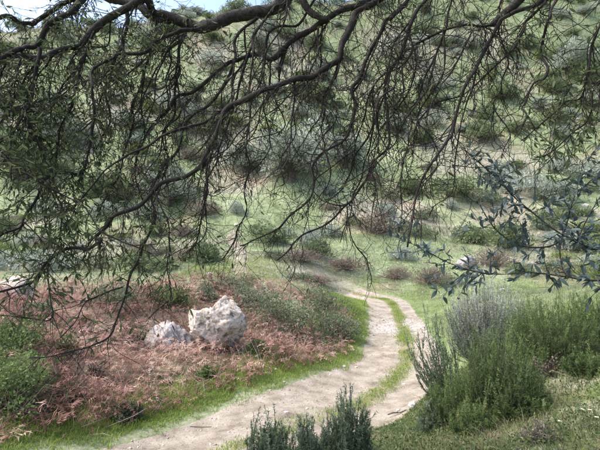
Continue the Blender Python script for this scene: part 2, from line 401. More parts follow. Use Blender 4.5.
red = np.zeros(len(fx)); sel = (fy < 24) & (np.abs(fx) < 40); red[sel] = bracken_mask(fx[sel], fy[sel], T_[sel]) * .55
hn = fbm(fx / 9, fy / 9, 51, 4); red = np.maximum(red, (.5 * sstep(.57, .72, fbm(fx / 6, fy / 6, 71, 3))) * (fy > 24))
dry = .40 + 1.4 * (hn - .48) + .10 * (fy < 42); dry = np.where(fy < 24, .30 + .5 * (fbm(fx / 1.5, fy / 1.5, 61) - .45), dry)
verge = (T_ > 0) & (T_ < 3.2) & (fy < 24); dry = np.where(verge, np.where(T_ < 1.85 - .35 * sstep(10, 15, fy), .5, .1), dry)
nearb = (T_ < -1.5) & (fy < 14); dry = np.where(nearb, .45 + .6 * (fbm(fx / .9, fy / .9, 62) - .45), dry)
lush = np.maximum(sstep(1.62, 2.0, T_ + .35 * sstep(10, 15, fy) + (fbm(fx / .4, fy / .4, 64) - .5) * .5) * (1 - sstep(3.0, 4.2, T_)) * (fy < 27) * .95, nearb * .9 * sstep(.3, .5, fbm(fx / .7, fy / .7, 63)))
lush = np.maximum(lush, ((fy > 8) & (fy < 30) & (T_ < -1.2)) * (1 - sstep(24, 30, fy)) * .55 * (fx < 30))
obj('ground', mesh('ground', Vg, Fg, M['ground'], smooth=True, attrs={'dry': dry, 'red': red, 'lush': lush}), kind='structure')

def strip(name, line, half, mat, nt=22, attrs=None, edge=.05, lift=.0, jag=.3):
    tn = unit(np.gradient(line, axis=0)); nn = np.stack([-tn[:, 1], tn[:, 0]], -1); n = len(line)
    tt = np.linspace(-1, 1, nt); h = half * np.ones(n)
    sarc = np.concatenate([[0], np.cumsum(np.linalg.norm(np.diff(line, axis=0), axis=1))])
    jl = h + (fbm(sarc * 1.3, sarc * 0 + 3.3, 81) - .5) * jag; jr = h + (fbm(sarc * 1.3, sarc * 0 + 9.3, 91) - .5) * jag
    off = np.where(tt[None] > 0, tt[None] * jl[:, None], tt[None] * jr[:, None])
    XY = line[:, None] + nn[:, None] * off[..., None]
    z = height(XY[..., 0], XY[..., 1]) + lift - edge * sstep(.86, 1, np.abs(tt))[None]
    V = np.concatenate([XY, z[..., None]], -1).reshape(-1, 3)
    i = (np.arange(n - 1)[:, None] * nt + np.arange(nt - 1)[None]).ravel(); F = np.stack([i + nt, i + nt + 1, i + 1, i], -1)
    at = attrs(XY[..., 0].ravel(), XY[..., 1].ravel(), off.ravel()) if attrs else {'gravel': np.zeros(n * nt), 'green': np.zeros(n * nt)}
    return obj(name, mesh(name, V, F, mat, smooth=True, attrs=at), kind='structure')
def tattr(x, y, t):
    gr = .62 * np.exp(-((y - 18.6) / 2.2) ** 2) * (1 - .2 * np.abs(t)) + .0 * y
    med = np.exp(-((t + .22 + (fbm(x / .9, y / .9, 119) - .5) * .5) / .26) ** 2) * (.4 + .3 * sstep(8.5, 11, y))
    return {'gravel': gr, 'green': med + .55 * sstep(1.3, 1.75, np.abs(t))}
line = smooth_line(TRK[::4], .12)
strip('dirt_track', line, 1.72 - .35 * sstep(10, 15, line[:, 1]), M['dirt'], 30, tattr)
pl = np.array([hit(u, v)[:2] for u, v in ((243, 275), (240, 266), (241, 256), (235, 246), (231, 238), (238, 231))])
FP = smooth_line(pl, .3); strip('footpath', FP, .5, M['dirt'], 8, None, .03, .02, .3)

# ------------------------------------------------------------------ rocks
def rock(name, u, v, d, outline, depth, mat, label, cat='rock', sub=5, amp=.07, sink=.0, seed=1, parent_z=None):
    """outline: silhouette in photo pixels; it gets its real size at distance d and a depth of its own"""
    c = np.mean(outline, axis=0); k = 1.06 * d / FPX
    o2 = (np.asarray(outline, float) - c) * k * np.array((1, -1)); ang = np.arctan2(o2[:, 1], o2[:, 0]); r = np.hypot(o2[:, 0], o2[:, 1]); od = np.argsort(ang)
    bm = bmesh.new(); bmesh.ops.create_icosphere(bm, subdivisions=sub, radius=1)
    V = np.array([w.co[:] for w in bm.verts]); F = np.array([[w.index for w in f.verts] for f in bm.faces]); bm.free()
    th = np.arctan2(V[:, 2], V[:, 0]); rr = np.interp(th, np.r_[ang[od][-3:] - 2 * math.pi, ang[od], ang[od][:3] + 2 * math.pi], np.r_[r[od][-3:], r[od], r[od][:3]])
    h = np.hypot(V[:, 0], V[:, 2]); sg = np.minimum(1, h * 1.12)
    W = np.stack([np.cos(th) * rr * sg, V[:, 1] * depth, np.sin(th) * rr * sg], -1)
    s = 1 / max(r.max(), .01)
    gq = np.random.default_rng(seed + 70)
    for q_ in range(40):
        nd = rdir(1, gq)[0] * (.8, 1.5, .8); nd[1] = -abs(nd[1]) - .25; nd /= np.linalg.norm(nd); pr = W @ nd; lim = np.quantile(pr, gq.uniform(.86, .98)); W = W - nd[None] * (np.maximum(pr - lim, 0) * .95)[:, None]
    ridg = np.abs(vnoise3(W * 2.6 * s + 7, seed) - .5) * 2; fine = vnoise3(W * 8 * s, seed + 3); vf = vnoise3(W * 20 * s, seed + 5)
    W = W + unit(W) * ((ridg - .4) * amp * 1.1 + (fine - .5) * amp * .8 + (vf - .5) * amp * .6 - amp * .7 * sstep(.6, .7, vnoise3(W * 13 * s + 3, seed + 8)))[:, None] * r.max()
    loc = P(c[0], c[1], d)
    me = mesh(name, W, F, mat, smooth=False)
    return obj(name, me, None, label, cat, loc=loc)
rock('boulder', 213, 330, 12, [(182, 316), (186, 328), (196, 339), (202, 352), (212, 360), (232, 360), (238, 343), (243, 325), (236, 309), (227, 298), (222, 297), (217, 303), (211, 311), (197, 313), (188, 312)], .7, M['limestone'],
     'large pale limestone boulder with a pointed top, rising from red bracken', 'boulder', 6, .06)
rock('boulder', 165, 345, 12, [(145, 337), (144, 355), (148, 369), (170, 373), (192, 365), (193, 348), (184, 335), (170, 326), (154, 328)], .6, M['grey_rock'],
     'low grey boulder half sunk in red bracken beside the large pale boulder', 'boulder', 5, .08, seed=9)
rock('rock', 466, 262, hit(468, 270)[1], [(459, 262), (460, 270), (470, 272), (479, 268), (478, 259), (470, 255), (463, 257)], .4, M['grey_rock'], 'pale lilac grey rock in scrub beyond the silvery bush', sub=4, seed=23, amp=.22)
rock('rock', 12, 300, 14.6, [(-8, 284), (-8, 306), (10, 318), (26, 312), (28, 290), (14, 276)], .6, M['limestone'], 'pale upright rock at the edge of the bracken on the far left', sub=4, seed=29)
rock('rock', 412, 406, hit(413, 411)[1], [(408, 406), (409, 410), (414, 411), (418, 408), (417, 404), (412, 402)], .07, M['stone'], 'fist sized pale stone on the near edge of the right wheel rut', sub=3, seed=33, amp=.22)

# ------------------------------------------------------------------ grass, bracken and other ground cover (uncountable)
_tx, _ty = np.arange(-30, 32, .2), np.arange(0, 43, .2); _TX, _TY = np.meshgrid(_tx, _ty); _TG = track_st(_TX, _TY)[1].reshape(_TX.shape)
def scatter(n, x0, x1, y0, y1):
    x = rng.uniform(x0, x1, n); y = rng.uniform(y0, y1, n); return x, y, bilin(_tx, _ty, _TG, x, y)
def seen(x, y, m=30):
    u, v = px(on_ground(x, y)); return (u > -m) & (u < 600 + m) & (v < 450 + 2 * m)
def grass_object(name, x, y, h, w, lean, mat, var, label, cat='grass', single=False):
    k = seen(x, y, 60); x, y = x[k], y[k]; h = (h * np.ones(len(k)))[k]; w = (w * np.ones(len(k)))[k]; var = (var * np.ones(len(k)))[k]
    Vb, Fb, q = blades(on_ground(x, y, -.01), h, w, lean, single=single)
    return obj(name, mesh(name, Vb, Fb, mat, var=np.repeat(var, q)), None, label, cat, kind='stuff')
# bright verge between track and bracken, and the grassy middle of the track
x, y, t = scatter(240000, -7, 8, 4.5, 31)
hwid = 1.72 - .35 * sstep(10, 15, y)
ptc = fbm(x / .8, y / .8, 101)
ver = sstep(hwid - .35, hwid + .05, t + (fbm(x / .5, y / .5, 103) - .5) * .7) * (1 - sstep(2.7, 3.5, t + (ptc - .5) * .8)) * (y < 24)
med = np.exp(-((t + .22) / (.24 + .2 * (1 - sstep(8, 11, y)))) ** 4) * sstep(.36, .52, ptc + .22 * sstep(9.0, 11.5, y)) * (.7 + .3 * sstep(9, 12, y))
rgt = sstep(hwid + .05, hwid + .3, -t) * (1 - sstep(2.2, 3, -t)) * sstep(.4, .6, ptc) * .5 * (y > 8.5)
far = (np.abs(t) > hwid) * sstep(21, 24, y) * sstep(.38, .55, fbm(x / 2.2, y / 2.2, 107)) * .8
dens = np.maximum.reduce([ver, med, rgt, far]); k = rng.random(len(x)) < dens * .85
x, y, t = x[k], y[k], t[k]
grass_object('grass', x, y, rng.uniform(.03, .11, len(x)) * (1 + .5 * (t > 1.9)), .012, .6, M['grass'], np.clip(.35 + (fbm(x / .6, y / .6, 111) - .4) + rng.normal(0, .15, len(x)), 0, 1),
             'short bright green grass along the verge and down the middle of the track')
i_ = rng.integers(16, len(TRK) - 2, 120000); t = np.where(rng.random(120000) < .72, rng.uniform(1.1, 3.4, 120000), -.22 + rng.normal(0, .24, 120000)); f_ = rng.random(120000)[:, None]; q_ = TRK[i_] * (1 - f_) + TRK[i_ + 1] * f_ + TN[i_] * t[:, None]; x, y = q_[:, 0], q_[:, 1]
hwid = 1.72 - .35 * sstep(10, 15, y); ptc = fbm(x / .7, y / .7, 105); k = np.where(t > .8, (t + (ptc - .5) * 1.0 + (fbm(x / .22, y / .22, 115) - .5) * .5 > hwid - .16) & (t + (ptc - .5) * .8 < 3.0 - .75 * sstep(11, 14, y)), (np.abs(t + .22 + (fbm(x / .9, y / .9, 119) - .5) * .5) < .06 + .55 * fbm(x / .35, y / .35, 117)) & (rng.random(120000) < sstep(.38, .56, ptc + .14 * sstep(9, 11.5, y)))) & (y < 27); x, y, t = x[k], y[k], t[k]
grass_object('verge_grass', x, y, (rng.gamma(3, .016, len(x)) + .02) * (.7 + .5 * (t > 1)), .009, .8, M['grass'], np.clip(.4 + 1.2 * (fbm(x / .5, y / .5, 113) - .5) + rng.normal(0, .17, len(x)), 0, 1), 'lush grass thickest beside the left wheel rut of the track')
# meadow and hillside grass
x, y, t = scatter(150000, -28, 30, 19, 42); k = (np.abs(x) < y * .71) & (np.abs(t) > 1.5) & (rng.random(len(x)) < .4 + .6 * sstep(.3, .6, fbm(x / 2.5, y / 2.5, 121))) & (bracken_mask(x, y, t) < .4); x, y = x[k], y[k]
x2, y2, t2 = scatter(150000, -80, 85, 40, 118); k = (np.abs(x2) < y2 * .75 + 4) & (rng.random(len(x2)) < sstep(.25, .55, fbm(x2 / 5, y2 / 5, 123))); x2, y2 = x2[k], y2[k]
x3, y3, t3 = scatter(60000, 3, 15, 9, 20); k = (t3 < -1.5) & (rng.random(len(x3)) < .8); x3, y3 = x3[k], y3[k]
xx, yy = np.r_[x, x2, x3], np.r_[y, y2, y3]
grass_object('meadow_grass', xx, yy, rng.uniform(.4, 1.3, len(xx)) * np.interp(yy, [10, 24, 60, 110], [.10, .16, .40, .6]), np.interp(yy, [10, 25, 60, 110], [.010, .018, .05, .08]), .7, M['meadow'], np.clip(.25 + 1.1 * (fbm(xx / 4, yy / 4, 131) - .35) + rng.normal(0, .2, len(xx)), 0, 1),
             'rough green and straw coloured grass covering the hillside', single=True)
# knee-high scrub between the bushes: little clumps of leaf faces, far too many to count
x, y, t = scatter(85000, -85, 90, 22, 118); k = (np.abs(x) < y * .73 + 3) & (rng.random(len(x)) < .3 + .7 * sstep(.36, .55, fbm(x / 7, y / 7, 171, 3))) & ((np.abs(t) > 2.4) | (y > 34)); x, y = x[k], y[k]
k = (((np.stack([x, y], -1)[:, None] - FP[None]) ** 2).sum(-1).min(1) > .9 ** 2); x, y = x[k], y[k]
n = len(x); m = 10; R_ = rng.gamma(3, .10, n) * np.interp(y, [22, 50, 110], [.55, 1.1, 1.9]); c0 = on_ground(x, y); d = rdir(n * m); d[:, 2] = np.abs(d[:, 2]); pp_ = np.repeat(c0, m, 0) + d * (np.repeat(R_, m) * rng.uniform(.3, 1, n * m))[:, None] * np.array((1, 1, .8))
Ls = np.repeat(R_, m) * rng.uniform(.2, .42, n * m); Vb, Fb, q = leaves(pp_, d + rdir(n * m) * .7, Ls, Ls * .55, rng, 'needle'); hue = np.clip(.5 + 1.6 * (fbm(x / 5, y / 5, 173, 3) - .5) + rng.normal(0, .22, n), 0, 1)
M['scrub'] = leafmat('scrub', [(0, (.10, .13, .06)), (.25, (.20, .235, .125)), (.5, (.31, .345, .26)), (.7, (.38, .36, .28)), (.85, (.36, .26, .205)), (1, (.47, .37, .31))], .4, .8, .1)
obj('low_scrub', mesh('low_scrub', Vb, Fb, M['scrub'], var=np.repeat(np.clip(np.repeat(hue, m) + rng.normal(0, .06, n * m), 0, 1), q)), None, 'low pale scrub and dry weeds scattered over the hillside between the bushes', 'scrub', kind='stuff')
# near bank: dry grass and low herbs
x, y, t = scatter(170000, -2, 8, 3, 10.5); k = (t < -1.55) & (rng.random(len(x)) < .35 + .65 * sstep(.35, .6, fbm(x / .6, y / .6, 141))); x, y = x[k], y[k]
grass_object('dry_grass', x, y, rng.gamma(3, .022, len(x)) + .02, .006, 1.2, M['drygrass'], np.clip(.36 + 1.1 * (fbm(x / .5, y / .5, 143) - .36) + rng.normal(0, .2, len(x)), 0, 1),
             'dry and green grass litter on the near bank under the heather')
x, y, t = scatter(110000, -2, 8, 3, 11); k = (t < -1.6) & (rng.random(len(x)) < .25 + .75 * sstep(.36, .56, fbm(x / .8, y / .8, 151))); x, y = x[k], y[k]; k = seen(x, y, 60); x, y = x[k], y[k]
D = rdir(len(x)); D[:, 2] = np.abs(D[:, 2]) * .8 + .1
Vb, Fb, q = leaves(on_ground(x, y, 0) + np.c_[np.zeros((len(x), 2)), rng.uniform(0, .09, len(x))], D, rng.uniform(.02, .05, len(x)), .02)
obj('low_herbs', mesh('low_herbs', Vb, Fb, M['herb'], var=np.repeat(np.clip(rng.normal(.5, .25, len(x)), 0, 1), q)), None, 'low green leafy weeds carpeting the near bank', 'weeds', kind='stuff')

x, y, t = scatter(1600, -1, 8, 3, 9.5); k = t < -1.6; b0 = on_ground(x[k], y[k], .012); A = Acc()
for p in b0:
    a_ = rng.uniform(0, 6.28); d = np.array((math.cos(a_), math.sin(a_), rng.uniform(-.05, .3))) * rng.uniform(.05, .28); A.add(*tube([p, p + d * .5 + rng.normal(0, .015, 3) + (0, 0, .015), p + d], [.004, .0035, .002], 3), None, int(rng.random() < .4))
M['litter_pale'] = barkmat('litter_pale', (.20, .16, .12), (.40, .34, .28), 20)
obj('twig_litter', A.mesh('twig_litter', [M['stem'], M['litter_pale']]), None, 'broken dry twigs littering the near bank among the grass', 'twigs', kind='stuff')
def fronds(base, az, Ln, rise, K=7):
    n = len(base); A = np.stack([np.cos(az), np.sin(az), 0 * az], -1); S = np.stack([-np.sin(az), np.cos(az), 0 * az], -1); Z = np.array((0, 0, 1.)); L = Ln[:, None]
    def rp(t): return base + A * L * (.8 * t) + Z * L * (rise[:, None] * t - (.55 + .3 * rise[:, None]) * t * t)
    V, F, c = [], [], 0; idx = np.arange(n)
    for a, b in ((0, .35), (.35, .7), (.7, 1.)):
        p, q = rp(a), rp(b); w = S * .004
        V += [p - w, p + w, q]; F.append(np.stack([c + idx, c + n + idx, c + 2 * n + idx], -1)); c += 3 * n
    for k in range(K):
        t = .22 + .76 * k / K; p = rp(t); q = rp(t + .06)
        for sgn in (-1, 1):
            d = S * sgn + A * .45 + Z * rng.uniform(-.9, .5, (n, 1)) + rng.normal(0, .3, (n, 3))
            V += [p, q, p + unit(d) * L * (.34 * (1 - t) + .05) * rng.uniform(.5, 1.2, (n, 1))]
            F.append(np.stack([c + idx, c + n + idx, c + 2 * n + idx], -1)); c += 3 * n
    return np.concatenate(V), np.concatenate(F), c // n
x, y, t = scatter(60000, -17, 4.5, 5.0, 21); bmk = bracken_mask(x, y, t)
den = bmk * (.35 + .65 * sstep(.3, .55, fbm(x / 1.1, y / 1.1, 161))); k = rng.random(len(x)) < den * .9; x, y = x[k], y[k]; k = seen(x, y, 90); x, y = x[k][:18000], y[k][:18000]
ln = rng.uniform(.18, .52, len(x)) * (1 + .3 * (rng.random(len(x)) < .15)); base = on_ground(x, y, 0) + np.c_[np.zeros((len(x), 2)), rng.uniform(0, .55, len(x)) * sstep(.4, .62, fbm(x / .8, y / .8, 163))]
Vb, Fb, q = fronds(base, rng.uniform(0, 2 * math.pi, len(x)), ln, rng.uniform(.3, 1.15, len(x)))
vv = np.clip(.46 + 1.6 * (fbm(x / 1.1, y / 1.1, 165) - .5) + rng.normal(0, .24, len(x)), 0, 1)
obj('dead_bracken', mesh('dead_bracken', Vb, Fb, M['bracken'], var=np.tile(vv, q)), None, 'dense mat of dead pinkish brown bracken covering the bank above the track', 'bracken', kind='stuff')
# bare stalks rising out of the bracken
x, y, t = scatter(15000, -14, 4, 6, 19); k = (bracken_mask(x, y, t) > .5) & (rng.random(len(x)) < .5); x, y = x[k], y[k]; b0 = on_ground(x, y); A = Acc()
for p in b0:
    d = rng.normal(0, .35, 3); d[2] = rng.uniform(.3, .9); d *= rng.uniform(.5, .95); bend = rng.normal(0, .12, 3)
    A.add(*tube([p, p + d * .5 + bend, p + d + bend * rng.uniform(-1, 1.6) - (0, 0, abs(bend[0]))], [.005, .004, .002], 3), None, int(rng.random() < .7))
obj('dry_stalks', A.mesh('dry_stalks', [M['stalk'], M['red_stalk']]), None, 'thin pale dry stalks sticking out of the bracken', 'stalks', kind='stuff')

# gravel and loose stones on the track
def pebble(seed):
    bm = bmesh.new(); bmesh.ops.create_icosphere(bm, subdivisions=1, radius=1); g = np.random.default_rng(seed)
    V = np.array([w.co[:] for w in bm.verts]) * (1, .75, .5); V *= g.uniform(.75, 1.15, (len(V), 1)); F = np.array([[w.index for w in f.verts] for f in bm.faces]); bm.free(); return V, F
x, y, t = scatter(60000, -5, 8, 5, 29); k = (np.abs(t) < 1.55 - .35 * sstep(10, 15, y)) & ((np.abs(t + .22) > .3) | (y < 9.5)) & (rng.random(len(x)) < .32 + .5 * np.exp(-((y - 18.6) / 2.2) ** 2) + .12 * (np.abs(t) > 1.1)); x, y = x[k][:12000], y[k][:12000]
A = Acc(); pb = [pebble(s) for s in range(4)]; base = on_ground(x, y, .002); sc = rng.gamma(1.3, .006, len(x)) + .004; sc *= 1 + .8 * np.exp(-((y - 18.6) / 2.4) ** 2); an = rng.uniform(0, 6.28, len(x))
for q in range(4):
    s = np.arange(len(x)) % 4 == q; Vp, Fp = pb[q]; c, sn = np.cos(an[s]), np.sin(an[s])
    W = np.stack([Vp[None, :, 0] * c[:, None] - Vp[None, :, 1] * sn[:, None], Vp[None, :, 0] * sn[:, None] + Vp[None, :, 1] * c[:, None], Vp[None, :, 2] * np.ones((s.sum(), 1))], -1) * sc[s][:, None, None] + base[s][:, None]
    A.add(W.reshape(-1, 3), (Fp[None] + (np.arange(s.sum()) * len(Vp))[:, None, None]).reshape(-1, 3), np.repeat(np.clip(rng.beta(1.6, 2.2, s.sum()) + .12 * np.exp(-((y[s] - 18.6) / 2.4) ** 2), 0, 1), len(Vp)))
M['gravel'] = leafmat('gravel', [(0, (.24, .20, .165)), (.5, (.42, .37, .31)), (.85, (.54, .50, .45)), (1, (.68, .65, .61))], 0, .9, .15)
obj('gravel', A.mesh('gravel', M['gravel']), None, 'pale gravel scattered over the dirt track', 'gravel', kind='stuff')
stone_me = []
for s in range(3):
    Vp, Fp = pebble(50 + s); bm = bmesh.new(); vs_ = [bm.verts.new(p) for p in Vp]; [bm.faces.new([vs_[i] for i in f]) for f in Fp]
    bmesh.ops.subdivide_edges(bm, edges=bm.edges[:], cuts=1, use_grid_fill=True, smooth=.4); me = bpy.data.meshes.new('stone'); bm.to_mesh(me); bm.free(); me.materials.append(M['stone']); stone_me.append(me)
for q, (u, v, r, lab) in enumerate([(286, 413, .055, 'white stone on the grassy middle of the track, nearest the eye'), (307, 409, .04, 'small white stone on the grassy middle, just right of the larger one'),
                                    (276, 370, .06, 'flat pale stone on the green verge below the large boulder'), (284, 383, .05, 'pale stone at the grassy edge of the left wheel rut'),
                                    (344, 367, .07, 'pale flat stone in the left wheel rut where the track bends'), (356, 368, .05, 'smaller pale stone beside the flat one in the bend'),
                                    (330, 375, .04, 'little grey stone in the middle of the left wheel rut'), (404, 385, .05, 'pale stone beside the right wheel rut near the heather'),
                                    (398, 411, .06, 'grey stone lying next to the bank stone under the heather'), (437, 349, .07, 'pale stone on the right rim of the track by the leaning heather')]):
    p = hit(u, v); o = obj('stone', stone_me[q % 3], None, lab, 'stone', 'loose stones on the track', loc=p + np.array((0, 0, r * .2))); o.scale = (r, r, r); o.rotation_euler = (0, 0, q * 1.3)
for q, (u, v, r, lab) in enumerate([(415, 30, .5, 'pale rock high on the hill under the thick right branch'), (236, 226, .28, 'white stone beside the top of the footpath'), (395, 258, .3, 'white stone in the scrub right of the brown bush'),
                                    (502, 290, .12, 'white stone in the green meadow past the track'), (520, 268, .2, 'pale rock in the scrub right of the lilac rock'), (210, 275, .2, 'pale stone in grass left of the footpath'),
                                    (585, 208, .4, 'pale rock on the slope behind the blue leaved sprig'), (385, 196, .4, 'pale rock on the lower slope above the brown bush'), (405, 188, .3, 'smaller pale rock right of the one on the lower slope')]):
    p = hit(u, v); o = obj('rock', stone_me[(q + 1) % 3], None, lab, 'rock', 'pale rocks on the hillside', loc=p + np.array((0, 0, r * .25))); o.scale = (r * 1.2, r, r * 1.3); o.rotation_euler = (0, 0, q * 1.9)

# ------------------------------------------------------------------ shrubs and trees of the hillside
def blob_leaves(g, n, rad, clumps, leaf, aspect=.5, crown_z=.0, solid=.5, csize=(.22, .42)):
    """leaf faces gathered in uneven clumps through an ellipsoid; returns points, directions, variation"""
    cd = rdir(clumps, g); cd[:, 2] = np.where(cd[:, 2] < -.45, -cd[:, 2], cd[:, 2]); cr = g.uniform(solid, 1, clumps) ** .6
    lump = 1 + .5 * (vnoise3(cd * 1.7 + 5, int(g.integers(999))) - .5) * 2
    c = cd * (cr * lump)[:, None] * np.asarray(rad) * .82; r = g.uniform(*csize, clumps) * min(rad) if False else g.uniform(*csize, clumps) * np.mean(rad)
    w = r ** 2; i = g.choice(clumps, n, p=w / w.sum()); d = rdir(n, g)
    p = c[i] + d * (r[i] * g.uniform(.25, 1, n) ** .45)[:, None] * np.array((1, 1, .8)); p[:, 2] += crown_z
    D = unit(d * .8 + rdir(n, g) * .8 + np.array((0, 0, .35)))
    var = np.clip(.42 + g.normal(0, .16, clumps)[i] + g.normal(0, .13, n), 0, 1)
    k = p[:, 2] > .0
    return p[k], D[k], var[k], c + np.array((0, 0, crown_z))
def shrub_mesh(name, seed, mat, n=2600, rad=(1, 1, .8), clumps=26, leaf=(.07, .14), aspect=.5, solid=.45, stems=9, csize=(.22, .42), stem_mat='stem'):
    g = np.random.default_rng(seed)
    p, D, var, c = blob_leaves(g, n, rad, clumps, leaf, solid=solid, csize=csize, crown_z=rad[2] * .12)
    L = g.uniform(*leaf, len(p)); A = Acc(); V, F, q = leaves(p, D, L, L * aspect, g); A.add(V, F, np.repeat(var, q), 0)
    for e in c[:stems]:
        A.add(*tube([np.array((0, 0, -.1)) + g.normal(0, .05, 3) * (1, 1, 0), e * .5 + g.normal(0, .06, 3), e * .95], [.03, .02, .008], 3), None, 1)
    return A.mesh(name, [mat, M[stem_mat]])
def twiggy_mesh(name, seed, mat, n=1500, stems=110, h=.8):
    """leafless brown scrub: many thin forked stems with a dusting of dry leaves"""
    g = np.random.default_rng(seed); A = Acc()
    for k in range(stems):
        a = g.uniform(0, 6.28); o = g.uniform(.1, 1.1) ; d = np.array((math.cos(a) * o, math.sin(a) * o, h * math.sqrt(max(.08, 1.2 - o * o)) * g.uniform(.6, 1.05)))
        m = d * .5 + g.normal(0, .08, 3); A.add(*tube([g.normal(0, .05, 3) * (1, 1, 0), m, d], [.014, .01, .004], 3), g.uniform(.2, .9), 0)
        for f in range(3):
            b = m + (d - m) * g.uniform(0, .8); A.add(*tube([b, b + d * g.uniform(.15, .3) + g.normal(0, .14, 3)], [.008, .003], 3), g.uniform(.2, 1), 0)
    p, D, var, _ = blob_leaves(g, n, (1, 1, h), 24, (.05, .1), crown_z=.1, solid=.4)
    L = g.uniform(.05, .11, len(p)); V, F, q = leaves(p, D, L, L * .35, g); A.add(V, F, np.repeat(var, q), 0)
    return A.mesh(name, [mat])
KIND = {
    'dark': ('shrub', [shrub_mesh('dark_shrub', 200 + k, M['dark_shrub'], 3200, (1, 1, .85), 28) for k in range(3)], 'dark green shrub', 'shrub'),
    'silver': ('shrub', [shrub_mesh('silver_shrub', 210 + k, M['olive_far'], 3000, (1, 1, .75), 30, (.06, .13), .4) for k in range(3)], 'pale grey green shrub', 'shrub'),
    'broom': ('shrub', [shrub_mesh('broom_shrub', 220 + k, M['broom'], 3000, (1, 1, .7), 30, (.06, .15), .3) for k in range(2)], 'yellow green shrub', 'shrub'),
    'brown': ('dry_bush', [twiggy_mesh('brown_shrub', 230 + k, M['brown_shrub']) for k in range(3)], 'leafless brown bush', 'bush'),
    'mixed': ('shrub', [shrub_mesh('mixed_shrub', 240 + k, M['mixed'], 3600, (1, 1, .6), 34, (.05, .10), .5) for k in range(3)], 'grey green scrub bush', 'shrub'),
}
def tree_meshes(seed, mat, n, spread=2.2, hgt=3.6):
    g = np.random.default_rng(seed)
    p, D, var, c = blob_leaves(g, n, (spread, spread, hgt * .5), 52, (.1, .2), solid=.25, crown_z=hgt * .27, csize=(.14, .34))
    k = (p[:, 2] > hgt * .04); p, D, var = p[k], D[k], var[k]
    L = g.uniform(.12, .24, len(p)); A = Acc(); V, F, q = leaves(p, D, L, L * .38, g); A.add(V, F, np.repeat(var, q), 0)
    T = Acc(); top = np.array((g.normal(0, .2), g.normal(0, .2), hgt * .16)); T.add(*tube(smooth_line([(0, 0, -.4), (.06, .04, hgt * .15), top], .2), np.linspace(.22, .14, len(smooth_line([(0, 0, -.4), (.06, .04, hgt * .15), top], .2))), 7))
    for e in c[:14]:
        T.add(*tube([top, (top + e) / 2 + g.normal(0, .15, 3), e], [.10, .06, .02], 4))
    return A.mesh('crown', [mat]), T.mesh('trunk', [M['stem']])
TREES = {'olive': ([tree_meshes(300 + k, M['olive_far'], 7000) for k in range(3)], 'silvery olive tree'),
         'oak': ([tree_meshes(310 + k, M['dark_shrub'], 7000) for k in range(3)], 'dark green tree')}
PLACED = []
def add_plant(kind, x, y, s, label, group=None, sz=None, q=None):
    z = float(bilin(gx, gy, GZ, np.array([x]), np.array([y]))[0]); q = random.randrange(3) if q is None else q; rz = random.uniform(0, 6.28); PLACED.append((x, y, s))
    if kind in TREES:
        ms = TREES[kind][0]; r = obj('olive_tree' if kind == 'olive' else 'hill_tree', None, None, label, 'tree', group, loc=(x, y, z))
        o = [obj('crown', ms[q % len(ms)][0], r), obj('trunk', ms[q % len(ms)][1], r)]
    else:
        nm, ms, _, cat = KIND[kind]; r = obj(nm, ms[q % len(ms)], None, label, cat, group, loc=(x, y, z - .05))
    r.rotation_euler = (0, 0, rz); r.scale = (s * random.uniform(.8, 1.4), s * random.uniform(.8, 1.3), s * (sz or random.uniform(.7, 1.25)))
    return r
def at_pixel(kind, u, v, wpx, label, sz=None, q=None):
    p = hit(u, v); half = wpx * p[1] / FPX / 2; s = half / (2.2 if kind in TREES else 1.05)
    return add_plant(kind, p[0], p[1], s, label, sz=sz, q=q)
